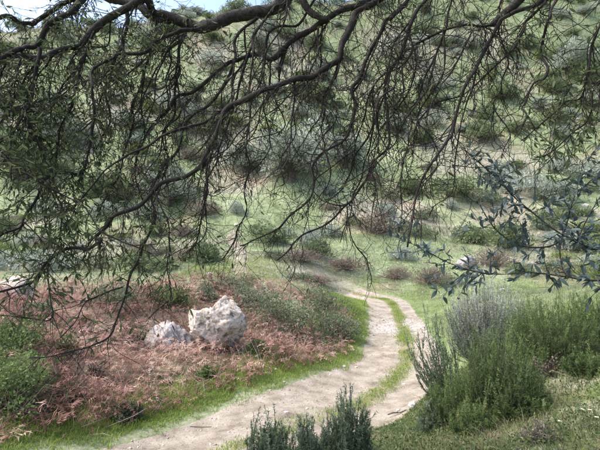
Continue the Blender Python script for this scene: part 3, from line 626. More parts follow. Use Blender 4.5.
for a in [('dark', 268, 242, 42, 'round dark bush just right of the footpath'),
          ('olive', 292, 182, 90, 'broad silvery olive tree in the middle of the hillside', .95), ('olive', 245, 172, 60, 'silvery olive tree left of the broad one in the middle'),
          ('olive', 345, 168, 58, 'silvery olive tree right of the broad one in the middle'),
          ('brown', 378, 235, 62, 'large leafless brown bush on the flat below the slope', .9), ('dark', 446, 196, 58, 'wide round green bush on the lower slope right of the brown one', .7),
          ('mixed', 480, 203, 60, 'pale scrub bush right of the wide round green bush', .7), ('silver', 515, 192, 60, 'grey silver bush behind the blue leaved sprig', .9),
          ('broom', 557, 192, 42, 'rounded yellow green bush right of the grey silver one', .9), ('silver', 590, 180, 60, 'grey silver bush at the right border of the lower slope'),
          ('olive', 573, 76, 66, 'big pale rounded olive tree high on the right slope', .85), ('oak', 594, 86, 44, 'dark green tree beside the pale olive high on the right'),
          ('oak', 548, 88, 30, 'small dark tree just left of the pale olive high on the right'), ('brown', 430, 283, 54, 'low brown bush beyond the bend of the track', .7),
          ('brown', 395, 279, 44, 'low brown bush left of the one beyond the bend', .7), ('mixed', 455, 285, 40, 'low grey green bush right of the brown ones beyond the bend', .7),
          ('brown', 345, 270, 60, 'long low brown scrub behind the bend of the track', .5), ('brown', 300, 262, 56, 'low brown scrub right of the footpath', .5), ('brown', 318, 283, 46, 'low brown scrub where the track fades behind the bank', .5), ('mixed', 296, 279, 40, 'low grey scrub left of where the track fades', .6), ('mixed', 235, 285, 50, 'grey green tangle on top of the bracken bank', .6),
          ('dark', 150, 272, 60, 'dark green bush behind the top of the bracken bank', .7), ('dark', 205, 262, 44, 'dark bush left of the footpath'), ('mixed', 95, 268, 56, 'grey green bush behind the bank, near the left'),
          ('dark', 520, 275, 34, 'small dark bush in the meadow behind the silvery bush', .8), ('mixed', 560, 272, 46, 'grey green bush in the meadow by the right border', .9), ('broom', 598, 280, 50, 'yellow green bush at the right border past the heather'),
          ('dark', 400, 118, 40, 'dark green bush halfway up beneath the thick branch'), ('dark', 500, 100, 44, 'dark green bush halfway up the right slope'), ('silver', 400, 60, 60, 'pale grey bush high on the slope in the centre'),
          ('oak', 25, 180, 80, 'dark tree at the left border low on the hill'), ('oak', 105, 205, 64, 'dark tree low on the left slope'), ('olive', 65, 150, 70, 'silvery tree on the left slope behind the hanging twigs'), ('olive', 165, 190, 54, 'silvery tree low on the slope left of the footpath')]:
    at_pixel(*a)
# the rest of the hillside's scrub
ORD = ['first', 'second', 'third', 'fourth', 'fifth', 'sixth', 'seventh', 'eighth', 'ninth', 'tenth', 'eleventh', 'twelfth', 'thirteenth', 'fourteenth', 'fifteenth', 'sixteenth', 'seventeenth', 'eighteenth', 'nineteenth', 'twentieth'] + ['twenty-%s' % o for o in ('first', 'second', 'third', 'fourth', 'fifth', 'sixth', 'seventh', 'eighth', 'ninth')]
BANDS = [(26, 40, 'on the meadow below the hill'), (40, 54, 'on the lower slope'), (54, 70, 'halfway up the hill'), (70, 90, 'on the upper slope'), (90, 120, 'near the ridge')]
cand = []
for tr in range(9000):
    y_ = 27 + 90 * random.random() ** 1.0; x_ = random.uniform(-1, 1) * (y_ * .72 + 3)
    f = float(fbm(np.array([x_ / 11]), np.array([y_ / 11]), 401, 3)[0]); e = random.random(); up = y_ > 62
    if f < .36 and e < .7 and y_ < 70: continue
    kd = ('oak' if e < .3 else 'olive' if e < .55 else 'silver' if e < .75 else 'dark' if e < .92 else 'broom') if up else ('dark' if e < .2 else 'silver' if e < .45 else 'brown' if e < .65 else 'mixed' if e < .86 else 'broom' if y_ < 46 or e < .94 else 'olive')
    s = random.uniform(.6, 1.3) * (1.1 if kd in TREES else .8 + y_ * .017); foot = s * (2.2 if kd in TREES else 1.0)
    if any((x_ - a) ** 2 + (y_ - b) ** 2 < (.52 * (foot + c * 1.4)) ** 2 for a, b, c in PLACED + [(q[1], q[2], q[3] * (2.2 if q[0] in TREES else 1) / 1.4) for q in cand]): continue
    u_, v_ = px(np.array((x_, y_, float(bilin(gx, gy, GZ, np.array([x_]), np.array([y_]))[0]))))
    if 205 < u_ < 270 and 225 < v_ < 285: continue
    t_ = float(bilin(_tx, _ty, _TG, np.array([x_]), np.array([y_]))[0])
    if y_ < 36 and abs(t_) < 2.5 + s: continue
    cand.append((kd, x_, y_, s, float(u_)))
    if len(cand) >= 290: break
for y0, y1, bl in BANDS:
    for kd in list(KIND) + list(TREES):
        sel_ = sorted((c for c in cand if c[0] == kd and y0 <= c[2] < y1), key=lambda c: c[4])
        nm = TREES[kd][1] if kd in TREES else KIND[kd][2]
        for i_, c in enumerate(sel_):
            add_plant(kd, c[1], c[2], c[3], f'{ORD[i_ % 29]} {"further " if i_ > 28 else ""}{nm} from the left {bl}', 'scrub and trees over the hillside')

# ------------------------------------------------------------------ brambles of the bank
def leafy_bush(name, p, s, mat, seed, label, n=3800, leaf=(.035, .06), cat='bush', rad=(1, 1, .7), group=None, twigs=40, aspect=.6):
    g = np.random.default_rng(seed); r = obj(name, None, None, label, cat, group, loc=p)
    pp, D, var, c = blob_leaves(g, n, np.array(rad) * s, 30, leaf, solid=.35, crown_z=rad[2] * s * .1, csize=(.2, .4)); L = g.uniform(*leaf, len(pp)); A = Acc(); V, F, q = leaves(pp, D, L, L * aspect, g); A.add(V, F, np.repeat(var, q))
    obj('foliage', A.mesh('foliage', [mat]), r); T = Acc()
    for k in range(twigs):
        e = c[k % len(c)] * g.uniform(.7, 1.25) + g.normal(0, .12 * s, 3); T.add(*tube([g.normal(0, .1 * s, 3) * (1, 1, 0), e * .5 + g.normal(0, .1 * s, 3) + (0, 0, .1 * s), e], [.009, .007, .003], 3))
    obj('stems', T.mesh('stems', [M['stem']]), r); return r
for k, (u, v, s, mt, lab, nn) in enumerate([(304, 332, 1.3, 'mixed', 'tangled green bramble on the bank where the track bends', 5200), (340, 330, 1.1, 'mixed', 'rounded bramble tangle at the tip of the bank beside the bend', 4600), (268, 318, 1.15, 'mixed', 'bramble tangle right behind the large pale boulder', 4200),
                                            (322, 305, 1.1, 'mixed', 'green tangle on the crest of the bank above the bend', 4200), (170, 303, .95, 'bramble', 'dark green bramble on the bank behind the grey boulder', 3800), (112, 300, .95, 'mixed', 'grey green bramble on the crest of the bracken bank', 3200),
                                            (8, 352, 1.15, 'bramble', 'leafy green bramble at the left border above the bracken', 5600), (2, 398, .95, 'bramble', 'leafy green bramble low at the left border', 5200), (30, 378, .55, 'bramble', 'small green bramble beside the two at the left border', 3000),
                                            (205, 292, .55, 'mixed', 'low grey green bramble on the crest behind the boulders', 2200), (62, 345, .4, 'bramble', 'small green bramble in the bracken near the left border', 1800), (135, 335, .38, 'mixed', 'small bramble in the bracken left of the grey boulder', 1600),
                                            (258, 345, .35, 'bramble', 'small bramble in the bracken right of the pale boulder base', 1600), (72, 392, .35, 'mixed', 'small grey bramble low in the bracken near the left border', 1600), (205, 372, .28, 'bramble', 'tiny bramble in the bracken below the pale boulder', 1200), (40, 312, .6, 'mixed', 'grey green bramble on the crest by the pale upright rock', 2400),
                                            (125, 412, .36, 'mixed', 'small grey green bush at the foot of the bracken by the verge', 2600), (248, 300, .9, 'mixed', 'low bramble behind the peak of the pale boulder', 3000)]):
    leafy_bush('bramble', hit(u, v + 6), s, M[mt], 500 + k, lab, nn, cat='bramble', rad=(1, 1, .75 if k > 3 else .95), leaf=(.04, .08))

# ------------------------------------------------------------------ heather shrubs of the near bank
def heather(p, h, w, mat, seed, label, shoots=170, lean=(0, 0), needle=.032, nper=125, name='heather_shrub', tipvar=.35, cat='heather', wid=.0068):
    g = np.random.default_rng(seed); r = obj(name, None, None, label, cat, loc=p); T = Acc(); NP, ND, NV = [], [], []
    for k in range(shoots):
        a = g.uniform(0, 6.28); o = math.sqrt(g.uniform(0, 1)); e = np.array((math.cos(a) * o * w, math.sin(a) * o * w, h * (1 - .5 * o * o) * (g.uniform(.25, .95) if k % 3 else g.uniform(.75, 1.3)))) + np.array((*lean, 0)) * h * g.uniform(.7, 1.2)
        b0 = np.array((math.cos(a) * o * w * .45, math.sin(a) * o * w * .45, -.06)); m = b0 * .35 + e * .45 + g.normal(0, .04, 3) + np.array((e[0] * .18, e[1] * .18, 0)); L = smooth_line([b0, m, e], h * .09); n = len(L)
        T.add(*tube(L, np.linspace(.005, .0015, n), 3))
        sh = [(L, .12)]; tone = .25 + g.normal(0, .17)
        for f in range(5):
            i = int(n * g.uniform(.2, .85)); dd = unit(L[min(i + 1, n - 1)] - L[i] + g.normal(0, .35, 3) * h * .1) * h * g.uniform(.1, .24) + (0, 0, h * .05); sh.append((np.stack([L[i], L[i] + dd * .5, L[i] + dd + (0, 0, h * .02)]), 0))
        for ln, t0 in sh:
            q = nper if t0 else nper // 4; t = g.uniform(t0, 1, q) * (len(ln) - 1); i = np.minimum(t.astype(int), len(ln) - 2); fr = (t - i)[:, None]
            pp = ln[i] * (1 - fr) + ln[i + 1] * fr; ax = unit(ln[i + 1] - ln[i]); NP.append(pp); ND.append(ax * .75 + rdir(q, g) * .75)
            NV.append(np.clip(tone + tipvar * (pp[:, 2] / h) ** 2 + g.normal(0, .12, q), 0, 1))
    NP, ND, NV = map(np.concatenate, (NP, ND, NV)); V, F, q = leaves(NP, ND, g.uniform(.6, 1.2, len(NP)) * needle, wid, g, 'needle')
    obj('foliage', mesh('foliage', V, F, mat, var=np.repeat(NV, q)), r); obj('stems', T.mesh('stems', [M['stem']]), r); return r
def hz(u, v, d):      # ground point seen in column u at distance d
    q = P(u, v, d); return np.array((q[0], d, float(bilin(gx, gy, GZ, q[:1], q[1:2])[0])))
def top_h(u, v, d): return P(u, v, d)[2] - hz(u, v, d)[2]
for k, (u, vt, d, wpx, mt, lab, kw) in enumerate([
        (346, 399, 4.2, 52, 'heather_dark', 'dark green heather bush at the bottom, right of its smaller twin', dict(shoots=120)),
        (268, 415, 4.0, 46, 'heather_dark', 'smaller dark heather bush at the bottom below the wheel rut', dict(shoots=90)),
        (305, 420, 3.8, 40, 'heather_dark', 'low dark heather sprigs between the two bottom bushes', dict(shoots=60)),
        (500, 334, 5.4, 84, 'heather', 'bright green heather bush in front of the others on the right bank', dict(shoots=290)),
        (552, 296, 6.6, 88, 'heather', 'tall green heather bush behind the bright one, near the right border', dict(shoots=280)),
        (596, 292, 7.0, 70, 'heather', 'green heather bush at the right border', dict(shoots=210)),
        (455, 376, 5.6, 62, 'heather', 'low green heather at the foot of the bright bush beside the track', dict(shoots=170)),
        (486, 282, 8.2, 86, 'silver', 'silvery grey heather bush behind the green ones beside the track', dict(shoots=260, tipvar=.6, needle=.035, wid=.010)),
        (452, 306, 7.2, 44, 'heather_dark', 'sparse dark heather leaning left over the track edge', dict(shoots=44, lean=(-.26, 0), nper=220, wid=.010)),
        (520, 305, 7.4, 50, 'heather_dark', 'dark heather wedged between the silvery bush and the tall green one', dict(shoots=110)),
        (432, 405, 5.6, 34, 'heather_dark', 'low dark heather at the very edge of the track by the fallen stick', dict(shoots=50)),
        (475, 402, 5.0, 50, 'heather', 'low green heather spilling down in front of the bright bush', dict(shoots=80)),
        (530, 390, 5.0, 46, 'heather', 'low green heather under the right end of the bright bush', dict(shoots=70)),
        (585, 350, 5.6, 40, 'heather', 'small green heather below the bush at the right border', dict(shoots=80))]):
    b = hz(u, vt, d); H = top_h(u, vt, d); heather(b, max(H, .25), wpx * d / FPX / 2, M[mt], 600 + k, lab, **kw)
g_ = np.random.default_rng(77)
leafy_bush('dry_shrub', hit(95, 378), .5, M['brown_shrub'], 705, 'grey leafless shrub standing in the bracken left of the grey boulder', 300, (.02, .04), 'shrub', (1, 1, .8), twigs=130)
leafy_bush('dry_shrub', hit(540, 444), .22, M['brown_shrub'], 701, 'small dry twiggy shrub at the bottom under the green heather', 260, (.02, .04), 'shrub', (1, 1, .7), twigs=70)
leafy_bush('dry_shrub', hit(440, 425), .22, M['drygrass'], 702, 'straw coloured dry tuft at the bottom beside the track edge', 500, (.03, .06), 'shrub', (1, 1, .5), twigs=60, aspect=.12)
leafy_bush('dry_shrub', hz(543, 350, 6.1), .33, M['brown_shrub'], 703, 'dead brown heather between the two green bushes on the right bank', 700, (.02, .04), 'shrub', (1, 1, .9), twigs=90)
m_, N_, L_, b_ = newmat('petal'); b_.inputs['Base Color'].default_value = (.8, .8, .78, 1); M['petal'] = m_
m_, N_, L_, b_ = newmat('daisy_eye'); b_.inputs['Base Color'].default_value = (.7, .45, .04, 1); M['eye'] = m_
for u, v, lab in ((590, 424, 'white daisy in the grass near the lower right corner'), (583, 425, 'white daisy just left of the one near the corner'), (597, 432, 'white daisy at the right border near the corner'), (560, 437, 'lone white daisy under the right bank heather')):
    p = hit(u, v); r = obj('daisy', None, None, lab, 'flower', 'white daisies on the near bank', loc=p); a = np.arange(11) * 6.283 / 11; D = np.stack([np.cos(a), np.sin(a), .15 + 0 * a], -1)
    top = np.array((0, 0, .13)); V, F, q = leaves(np.tile(top, (11, 1)) + D * .003, D, .016, .007, g_); obj('petals', mesh('petals', V, F, M['petal'], var=np.full(len(V), .5)), r)
    obj('stem', Acc().add(*tube([(0, 0, -.01), (.005, 0, .07), top], .002, 4)).mesh('stem', [M['herb']]), r); obj('flower_centre', Acc().add(*tube([top - (0, 0, .002), top + (0, 0, .005)], [.005, .004], 6)).mesh('flower_centre', [M['eye']]), r)
A = Acc()
p = hit(398, 415); A.add(*tube([p + (-.22, -.05, .02), p + (-.1, 0, .04), p + (.05, .03, .03), p + (.2, .1, .06)], [.014, .016, .014, .008], 5)); A.add(*tube([p + (-.02, .02, .04), p + (.03, -.08, .14)], [.008, .004], 4))
obj('fallen_stick', A.mesh('fallen_stick', [M['stem']]), None, 'fallen grey stick at the near edge of the right wheel rut', 'stick')
p = hit(200, 428); A = Acc(); A.add(*tube([p + (-.2, .02, .012), p + (0, -.01, .014), p + (.22, .0, .012)], [.006, .007, .004], 4)); obj('fallen_stick', A.mesh('fallen_stick', [M['stem']]), None, 'thin dark stick lying on the left wheel rut', 'stick')

# ------------------------------------------------------------------ the tree over the camera: traced boughs, grown twigs, leaves
gt = np.random.default_rng(42)
tb = np.array((3.3, -.6, float(bilin(gx, gy, GZ, np.array([3.3]), np.array([-.6]))[0])))
tree = obj('evergreen_tree', None, None, 'gnarled evergreen tree whose bare hanging branches and dark leaves fill the foreground', 'tree', loc=tb)
def limb_part(name, pts, rad, mat, sides=8, step=.05, wob=.0):
    L = smooth_line(np.c_[np.asarray(pts, float), np.asarray(rad, float)], step); L[:, :3] += (np.stack([vnoise3(L[:, :3] * 6, s) for s in (1, 2, 3)], -1) - .5) * wob * np.minimum(1, np.arange(len(L)) / (8. if name == 'branch' else .01))[:, None]; rr = L[:, 3] * (.86 + .28 * vnoise3(L[:, :3] * 9, 8))
    V, F = tube(L[:, :3], rr, sides); cc_ = np.concatenate([np.repeat(L[:, :3], sides, 0), L[-1:, :3]]); V = cc_ + (V - cc_) * (1 + .5 * (vnoise3(V * np.array((40, 40, 40)), 14)[:, None] - .5) + .3 * (vnoise3(V * 14, 15)[:, None] - .5)); return L[:, :3], rr, obj(name, Acc().add(V, F).mesh(name, [mat], tb, True), tree)
HUB1 = [(2.9, .1, 4.3), (2.2, 1.3, 5.15)] + [P(*q) for q in ((560, -62, 2.6), (470, -66, 2.9), (400, -55, 3.05), (335, -40, 3.15), (300, -16, 3.2), (282, 0, 3.22), (267, 12, 3.24), (243, 18, 3.28), (205, 25, 3.32), (187, 24, 3.36), (157, 15, 3.42), (130, 7, 3.5), (100, -6, 3.6), (70, -30, 3.7))]
limb_part('trunk', [tb + (.1, 0, -.5), tb + (0, 0, .3), tb + (-.15, .3, 1.3), (2.9, .1, 4.3), (3.0, .2, 5.2), (3.2, .4, 6.4)], [.30, .24, .21, .17, .14, .06], M['bark'], 12, .1, .06)
limb_part('limb', HUB1, [.13, .10, .08, .07, .066, .06, .054, .048, .044, .043, .042, .04, .037, .034, .03, .022], M['bark'], 16, .025, .07)
limb_part('limb', [(2.9, .1, 4.3), (2.9, 1.2, 4.9), P(660, -40, 2.35), P(600, -28, 2.5), P(545, -20, 2.6), P(515, 8, 2.7), P(493, 25, 2.75)], [.11, .09, .06, .045, .034, .026, .022], M['bark'], 8, .04, .04)
limb_part('limb', [(2.9, .1, 4.3), (1.6, .3, 5.6), (.2, 1.6, 6.4), (-1.4, 2.6, 6.6)], [.12, .1, .08, .05], M['bark'], 8, .08, .06)
# (points as seen, distance at start and end, thickness in photo pixels at start and end, twig density, leafiness)
BR = [
 ([(187, 24), (160, 12), (140, 3), (110, 20), (83, 38), (50, 47), (0, 60), (-40, 70)], 3.36, 3.0, 11, 5, 1.2, .7),
 ([(100, -6), (70, 0), (57, 10), (37, 23), (30, 20), (0, 17), (-40, 14)], 3.6, 3.2, 8, 4, 1, .8),
 ([(110, -14), (78, 0), (63, 20), (33, 42), (12, 52), (-20, 75)], 3.55, 2.9, 9, 4, 1, .9),
 ([(205, 26), (180, 36), (160, 43), (140, 52), (117, 52), (103, 63), (90, 87), (88, 117), (80, 163), (50, 180), (33, 207), (0, 237), (-30, 250)], 3.3, 2.5, 6, 2.5, 1.5, .9),
 ([(127, 10), (123, 43), (110, 67), (107, 87), (108, 112), (96, 150)], 3.5, 3.3, 5, 2, 1, .6),
 ([(93, 34), (83, 63), (77, 87), (62, 130), (58, 170)], 3.1, 3.0, 5, 2, 1.3, 1.),
 ([(40, 48), (35, 90), (15, 130), (-8, 160)], 2.9, 2.6, 5, 2, 1.3, 1.),
 ([(400, -55), (384, -12), (357, 7), (330, 18), (303, 37), (277, 55), (243, 60), (217, 70), (200, 80), (170, 98), (150, 125), (138, 165)], 3.05, 3.2, 9, 2.5, 1.3, .25),
 ([(318, -24), (303, 0), (330, 18)], 3.15, 3.06, 9, 8, .3, .1),
 ([(420, -58), (390, -14), (360, 13), (347, 33), (343, 50), (330, 67), (310, 77), (287, 80), (260, 90), (233, 107), (214, 130), (200, 157), (180, 175), (157, 197), (133, 210), (113, 220), (100, 237), (90, 247), (67, 247), (33, 273), (0, 287), (-30, 300)], 3.0, 2.4, 9, 2.6, 1.35, .5),
 ([(233, 107), (200, 124), (170, 134), (140, 150), (100, 178), (70, 215)], 2.9, 2.6, 5, 2, 1.3, .5),
 ([(447, -62), (420, -20), (400, 7), (380, 30), (373, 63), (357, 90), (347, 120), (340, 143), (320, 165), (315, 187), (297, 213), (267, 230), (240, 242)], 2.9, 2.7, 7, 1.6, 1.25, .12),
 ([(460, -64), (430, -10), (405, 40), (387, 83), (388, 117), (382, 150), (367, 180), (347, 205), (313, 227), (290, 243), (277, 257)], 2.9, 2.6, 6, 1.6, 1.25, .1),
 ([(545, -20), (540, 0), (510, 17), (493, 25), (477, 60), (467, 83), (453, 117), (437, 150), (420, 180), (410, 213), (400, 233), (397, 244)], 2.6, 2.3, 7, 2.2, .9, .15),
 ([(493, 25), (457, 30), (420, 43), (400, 63), (383, 80), (360, 120), (352, 170)], 2.75, 2.9, 4, 1.3, 1.3, .12),
 ([(575, -24), (555, 0), (543, 23), (540, 50), (542, 77), (530, 83), (523, 110), (530, 117), (518, 132)], 2.55, 2.4, 4.5, 1.8, .6, .3),
 ([(560, -22), (547, 0), (533, 23), (530, 32), (487, 67), (463, 87), (430, 105), (404, 140)], 2.57, 2.7, 4.5, 1.4, 1.1, .15),
 ([(340, -42), (322, -10), (302, 20), (272, 40), (262, 80), (248, 110), (247, 150), (247, 193), (243, 217), (218, 263)], 3.15, 2.8, 4.5, 1.3, 1.1, .15),
 ([(300, -14), (280, 8), (250, 50), (235, 90), (215, 150), (208, 200), (200, 235), (184, 258)], 3.2, 2.8, 5, 1.4, 1.2, .25),
 ([(262, 14), (240, 40), (225, 80), (190, 120), (165, 170), (156, 200), (150, 233), (140, 257), (123, 287), (123, 300), (117, 327), (100, 343), (60, 357), (33, 358)], 3.25, 2.5, 5, 1.5, 1., .3),
 ([(123, 287), (95, 297), (90, 303), (63, 340)], 2.55, 2.45, 2.4, 1.2, .6, .3),
 ([(67, 247), (50, 262), (52, 300), (50, 317), (20, 318), (0, 316)], 2.5, 2.3, 2.4, 1.2, .8, .6),
 ([(157, 197), (172, 235), (170, 270), (172, 300), (150, 325)], 2.6, 2.6, 2.4, 1., .9, .3),
 ([(347, 205), (350, 240), (362, 262), (373, 277), (370, 288)], 2.65, 2.6, 2, 1., .9, .05),
 ([(480, -64), (452, 0), (440, 45), (420, 90), (408, 130), (402, 170), (398, 230)], 2.85, 2.6, 4, 1.2, 1.0, .3),
 ([(510, -30), (502, 20), (505, 60), (500, 100), (508, 140), (500, 165)], 2.75, 2.6, 3, 1.1, .8, .3),
 ([(187, 24), (178, 60), (172, 100), (166, 140), (170, 190)], 3.36, 3.1, 4, 1.3, 1.2, .5),
 ([(157, 15), (150, 60), (132, 100), (128, 150), (110, 190), (100, 215)], 3.42, 3.0, 4, 1.3, 1.3, .7),
 ([(-40, 60), (10, 100), (40, 150), (60, 200), (58, 240), (40, 275)], 2.8, 2.5, 4, 1.3, 1.5, 1.2),
 ([(-60, 120), (0, 150), (30, 180), (70, 200), (110, 240), (150, 255)], 2.6, 2.4, 4, 1.3, 1.4, 1.2),
 ([(620, -30), (600, 30), (590, 70), (580, 100), (550, 120), (525, 140)], 2.5, 2.4, 4, 1.3, 1.0, 1.0),
 ([(640, 40), (610, 80), (590, 120), (570, 145), (545, 150)], 2.4, 2.3, 4, 1.3, 1.2, 1.2)]
def strand(q):
    """a thin hanging strand that starts on one of the traced boughs"""
    left = q >= 36; lo, hi = ((-30, 190) if left else (150 + 330 * q / 36 - 22, 150 + 330 * q / 36 + 22))
    pool = np.concatenate(BOUGHS); u, v = px(pool); ok = np.nonzero((u > lo) & (u < hi) & (v > -8) & (v < (70 if left else 125 - max(0, (lo - 330) * .4))))[0]
    if len(ok) == 0: return None
    i = ok[gt.integers(len(ok))]; u0, v0, d = float(u[i]), float(v[i]), float(pool[i][1]); k = gt.uniform(.6, 1.2); sx = gt.uniform(.2, 1.1)
    if left: pt = [(u0, v0), (u0 - 16 + gt.normal(0, 8), v0 + 30), (u0 - 36 + gt.normal(0, 14), v0 + 66 + gt.normal(0, 10)), (u0 - 64 + gt.normal(0, 18), v0 + 100 + gt.normal(0, 16))]
    else: pt = [(u0, v0), (u0 - 9 * sx + gt.normal(0, 5), v0 + 34 * k), (u0 - 24 * sx + gt.normal(0, 7), v0 + 70 * k), (u0 - 42 * sx + gt.normal(0, 9), v0 + 108 * k), (u0 - 66 * sx + gt.normal(0, 10), v0 + 138 * k)]
    return pt, d, d + gt.uniform(-.4, .3), 3.0, 1.1, 1.05, (.7 if left else .2)
BOUGHS = []; NTR = len(BR)
SPRIG = [([(465, 150), (497, 180), (533, 213), (560, 233), (600, 250), (650, 262)], 2.25, 2.0, 3), ([(480, 205), (500, 233), (523, 247), (550, 247), (561, 240)], 2.2, 2.1, 2.6), ([(400, 238), (433, 255), (463, 268), (497, 275), (533, 273), (566, 277)], 2.2, 2.05, 2.2),
         ([(559, 238), (563, 270), (573, 278), (600, 280), (650, 284)], 2.08, 1.95, 3), ([(583, 160), (575, 195), (567, 225), (561, 238)], 2.15, 2.1, 1.8), ([(604, 190), (590, 215), (580, 235), (576, 242)], 2.1, 2.08, 1.8), ([(500, 165), (478, 168), (452, 165)], 2.25, 2.25, 1.5)]
def grow(p0, d0, length, r0, g, seg=.045, droop=.10, wander=.34):
    n = max(3, int(length / seg)); pts = [p0]; d = d0
    for k in range(n):
        d = d + g.normal(0, wander, 3) + np.array((0, 0, -droop)); d /= np.linalg.norm(d); pts.append(pts[-1] + d * length / n)
    return np.array(pts), np.linspace(r0, max(.0011, r0 * .35), n + 1)
CELL = {}
LP, LD, LV = [], [], []                                        # leaves of each bough
def leaf_on(line, prob, g, pack):
    n = g.poisson(prob * len(line) * 1.05)
    if n == 0: return
    i = g.integers(max(0, len(line) // 3), len(line) - 1, n); ax = unit(line[i + 1] - line[i])
    pack[0].append(line[i]); pack[1].append(ax * .7 + rdir(n, g) * .75 + np.array((0, 0, -.25)))
def leafy_here(p, base):
    u, v = px(p); w = .2 + .6 * max(0, 1 - max(0, u - 60) / 190) + .6 * max(0, (u - 480) / 120) * (v < 170); return base * w
for bi in range(NTR + 50):
    br_ = BR[bi] if bi < NTR else strand(bi - NTR)
    if br_ is None: continue
    pp, d0, d1, t0, t1, dens, lf = br_
    n = len(pp); dd = np.linspace(d0, d1, n) + np.r_[0, gt.normal(0, .05, n - 2), 0]; p3 = np.array([P(u, v, d) for (u, v), d in zip(pp, dd)]); rr = np.linspace(t0 * (.85 if t0 > 8 else .68), t1 * .8, n) * dd / FPX / 2
    L, r_, part = limb_part('branch', p3, rr, M['bark'] if t0 > 10 else M['twig'], 12 if t0 > 6 else 7 if t0 > 4 else 5, .03, .10)
    if bi < NTR: BOUGHS.append(L)
    tw = Acc(); pack = ([], []); ln = np.linalg.norm(np.diff(L, axis=0), axis=1).sum(); k_ = int(ln * (36 if bi < 32 else 24) * dens)
    for q in range(k_):
        i = gt.integers(2, len(L) - 1); u_, v_ = px(L[i])
        if v_ < -45 or u_ < -60 or u_ > 660: continue
        tg = unit(L[i] - L[i - 1]); d = unit(tg * gt.uniform(.1, .9) + rdir(1, gt)[0] * .9 + np.array((0, 0, -.38)))
        lg = gt.gamma(3.2, .105) * (1.15 if v_ < 120 else .8 if v_ < 210 else .55); lg = min(lg, .95)
        ue, ve = px(L[i] + d * lg * .45); ck = (int(ue // 15), int(ve // 15)); lim = 6 if ue < 170 else 5
        if CELL.get(ck, 0) >= lim: continue
        CELL[ck] = CELL.get(ck, 0) + 1
        ln_, rd_ = grow(L[i], d, lg, min(r_[i] * .6, gt.uniform(.0019, .0038)), gt); tw.add(*tube(ln_, rd_, 4, False)); leaf_on(ln_, leafy_here(ln_[-1], lf) * .55, gt, pack)
        for f in range(gt.poisson(lg * 6.5)):
            j = gt.integers(1, len(ln_) - 1); ds = unit(unit(ln_[j + 1] - ln_[j]) * .7 + rdir(1, gt)[0] * .8 + np.array((0, 0, -.1)))
            s_, sr = grow(ln_[j], ds, gt.uniform(.06, .28), rd_[j] * .7, gt, .035, .05, .3); tw.add(*tube(s_, sr, 3, False)); leaf_on(s_, leafy_here(s_[-1], lf) * .75, gt, pack)
    if tw.n: obj('twigs', tw.mesh('twigs', [M['twig']], tb, True), part, kind='stuff')
    if pack[0]:
        Pp, Dd = np.concatenate(pack[0]), np.concatenate(pack[1]); V, F, q = leaves(Pp, Dd, gt.uniform(.03, .062, len(Pp)), gt.uniform(.009, .016, len(Pp)), gt, True)
        obj('leaves', mesh('leaves', V - tb, F, M['leaf'], var=np.repeat(np.clip(gt.normal(.45, .2, len(Pp)), 0, 1), q)), part, kind='stuff')
leaf_me = []; SL = []
for k in range(5):
    g = np.random.default_rng(900 + k); V = []; nl = 7; bend = g.uniform(-.2, .15); tw_ = g.uniform(-.3, .3)
    for i in range(nl):
        t = i / (nl - 1); w = .17 * math.sin(math.pi * min(1, t * .97 + .03) ** .85) + .004; c, s = math.cos(tw_ * t), math.sin(tw_ * t); z = bend * t * t
        V += [(t, w * c, z + w * s + w * .25), (t, 0, z), (t, -w * c, z - w * s + w * .25)]
    F = [f for i in range(nl - 1) for a in (0, 1) for f in ([3 * i + a, 3 * i + a + 1, 3 * i + a + 4], [3 * i + a, 3 * i + a + 4, 3 * i + a + 3])]
    leaf_me.append(mesh('leaf', np.array(V), np.array(F), M['leaf_blue'], var=np.full(len(V), .3 + .12 * k), smooth=True))
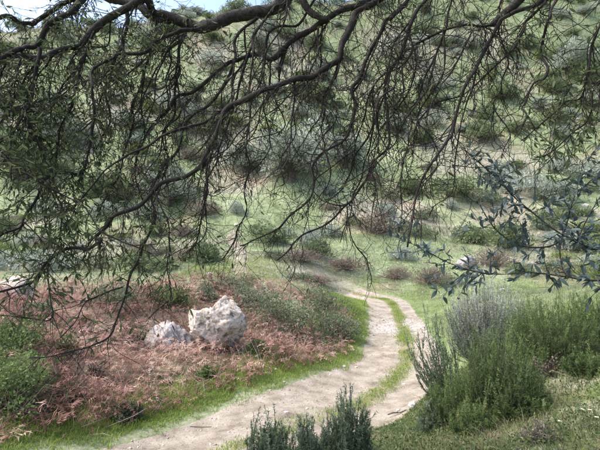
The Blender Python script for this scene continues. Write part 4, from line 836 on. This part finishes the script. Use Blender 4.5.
for bi, (pp, d0, d1, t0) in enumerate(SPRIG):
    n = len(pp); p3 = np.array([P(u, v, d) for (u, v), d in zip(pp, np.linspace(d0, d1, n))]); L, r_, part = limb_part('sprig', p3, np.linspace(t0 * .4, t0 * .7, n) * d1 / FPX / 2, M['twig'], 6, .03, .015)
    side = Acc(); lines = [(L, 1.0)]
    for q in range(int(len(L) * .85)):
        i = gt.integers(1, len(L) - 1); s_, sr = grow(L[i], unit((L[i - 1] - L[i]) * 20 + rdir(1, gt)[0] * .8), gt.uniform(.08, .24), .0018, gt, .03, .0, .2); side.add(*tube(s_, sr, 4, False)); lines.append((s_, 1.6))
    if side.n: obj('side_twigs', side.mesh('side_twigs', [M['twig']], tb), part, kind='stuff')
    for ln_, w in lines:
        for q in range(max(2, int(len(ln_) * (.9 if ln_ is L else 1.25) * w))):
            i = gt.integers(1, len(ln_)); ax = unit(ln_[i - 1] - ln_[i]); d = unit(ax * .6 * (1 if ln_ is L else -1) + rdir(1, gt)[0] * .85); zz = unit(rdir(1, gt)[0] * .7 + np.array((0, 0, 1)))
            yv = unit(np.cross(zz, d)); zv = np.cross(d, yv); s = gt.uniform(.028, .054); u_, v_ = px(ln_[i])
            if u_ > 640: continue
            SL.append((s, part, gt.integers(5), Matrix(((d[0], yv[0], zv[0], ln_[i][0] - tb[0]), (d[1], yv[1], zv[1], ln_[i][1] - tb[1]), (d[2], yv[2], zv[2], ln_[i][2] - tb[2]), (0, 0, 0, 1))) @ Matrix.Scale(s, 4)))
SL.sort(key=lambda q: -q[0]); rest = {}
for q, (s, part, mi_, mat_) in enumerate(SL):
    if q < 300: lo = obj('leaf', leaf_me[mi_], part); lo.matrix_local = mat_
    else: rest.setdefault(part.name, []).append((part, mi_, mat_))
for nm, ls in rest.items():
    A = Acc()
    for part, mi_, mat_ in ls:
        me = leaf_me[mi_]; V = np.array([v.co[:] for v in me.vertices]); F = np.array([p.vertices[:] for p in me.polygons]); mm_ = np.array(mat_); A.add(V @ mm_[:3, :3].T + mm_[:3, 3], F, .3 + .12 * mi_)
    obj('leaves', A.mesh('leaves', [M['leaf_blue']], None, True), ls[0][0], kind='stuff')
# the crown overhead, above the picture
n = 7000; g = np.random.default_rng(71); cc = np.stack([g.uniform(-3.2, 5, 60), g.uniform(-3, 4.2, 60), g.uniform(5.9, 8.2, 60)], -1); i = g.integers(60, size=n); Pp = cc[i] + rdir(n, g) * (g.uniform(0, .75, n) ** .7)[:, None]
k = Pp[:, 2] > CZ + .66 * np.maximum(Pp[:, 1], 0) + .35; Pp = Pp[k]; V, F, q = leaves(Pp, rdir(len(Pp), g), g.uniform(.04, .075, len(Pp)), .02, g, False)
obj('crown', mesh('crown', V - tb, F, M['leaf'], var=np.repeat(g.uniform(.2, .8, len(Pp)), q)), tree, kind='stuff')
T = Acc()
for c in cc:
    if c[2] > CZ + .66 * max(c[1], 0) + .6: T.add(*tube(smooth_line([(3.1, .3, 5.8), (np.array((3.1, .3, 6.0)) + c) / 2 + g.normal(0, .25, 3) + (0, 0, .3), c], .2), .018, 4))
obj('crown_branches', T.mesh('crown_branches', [M['bark']], tb), tree)
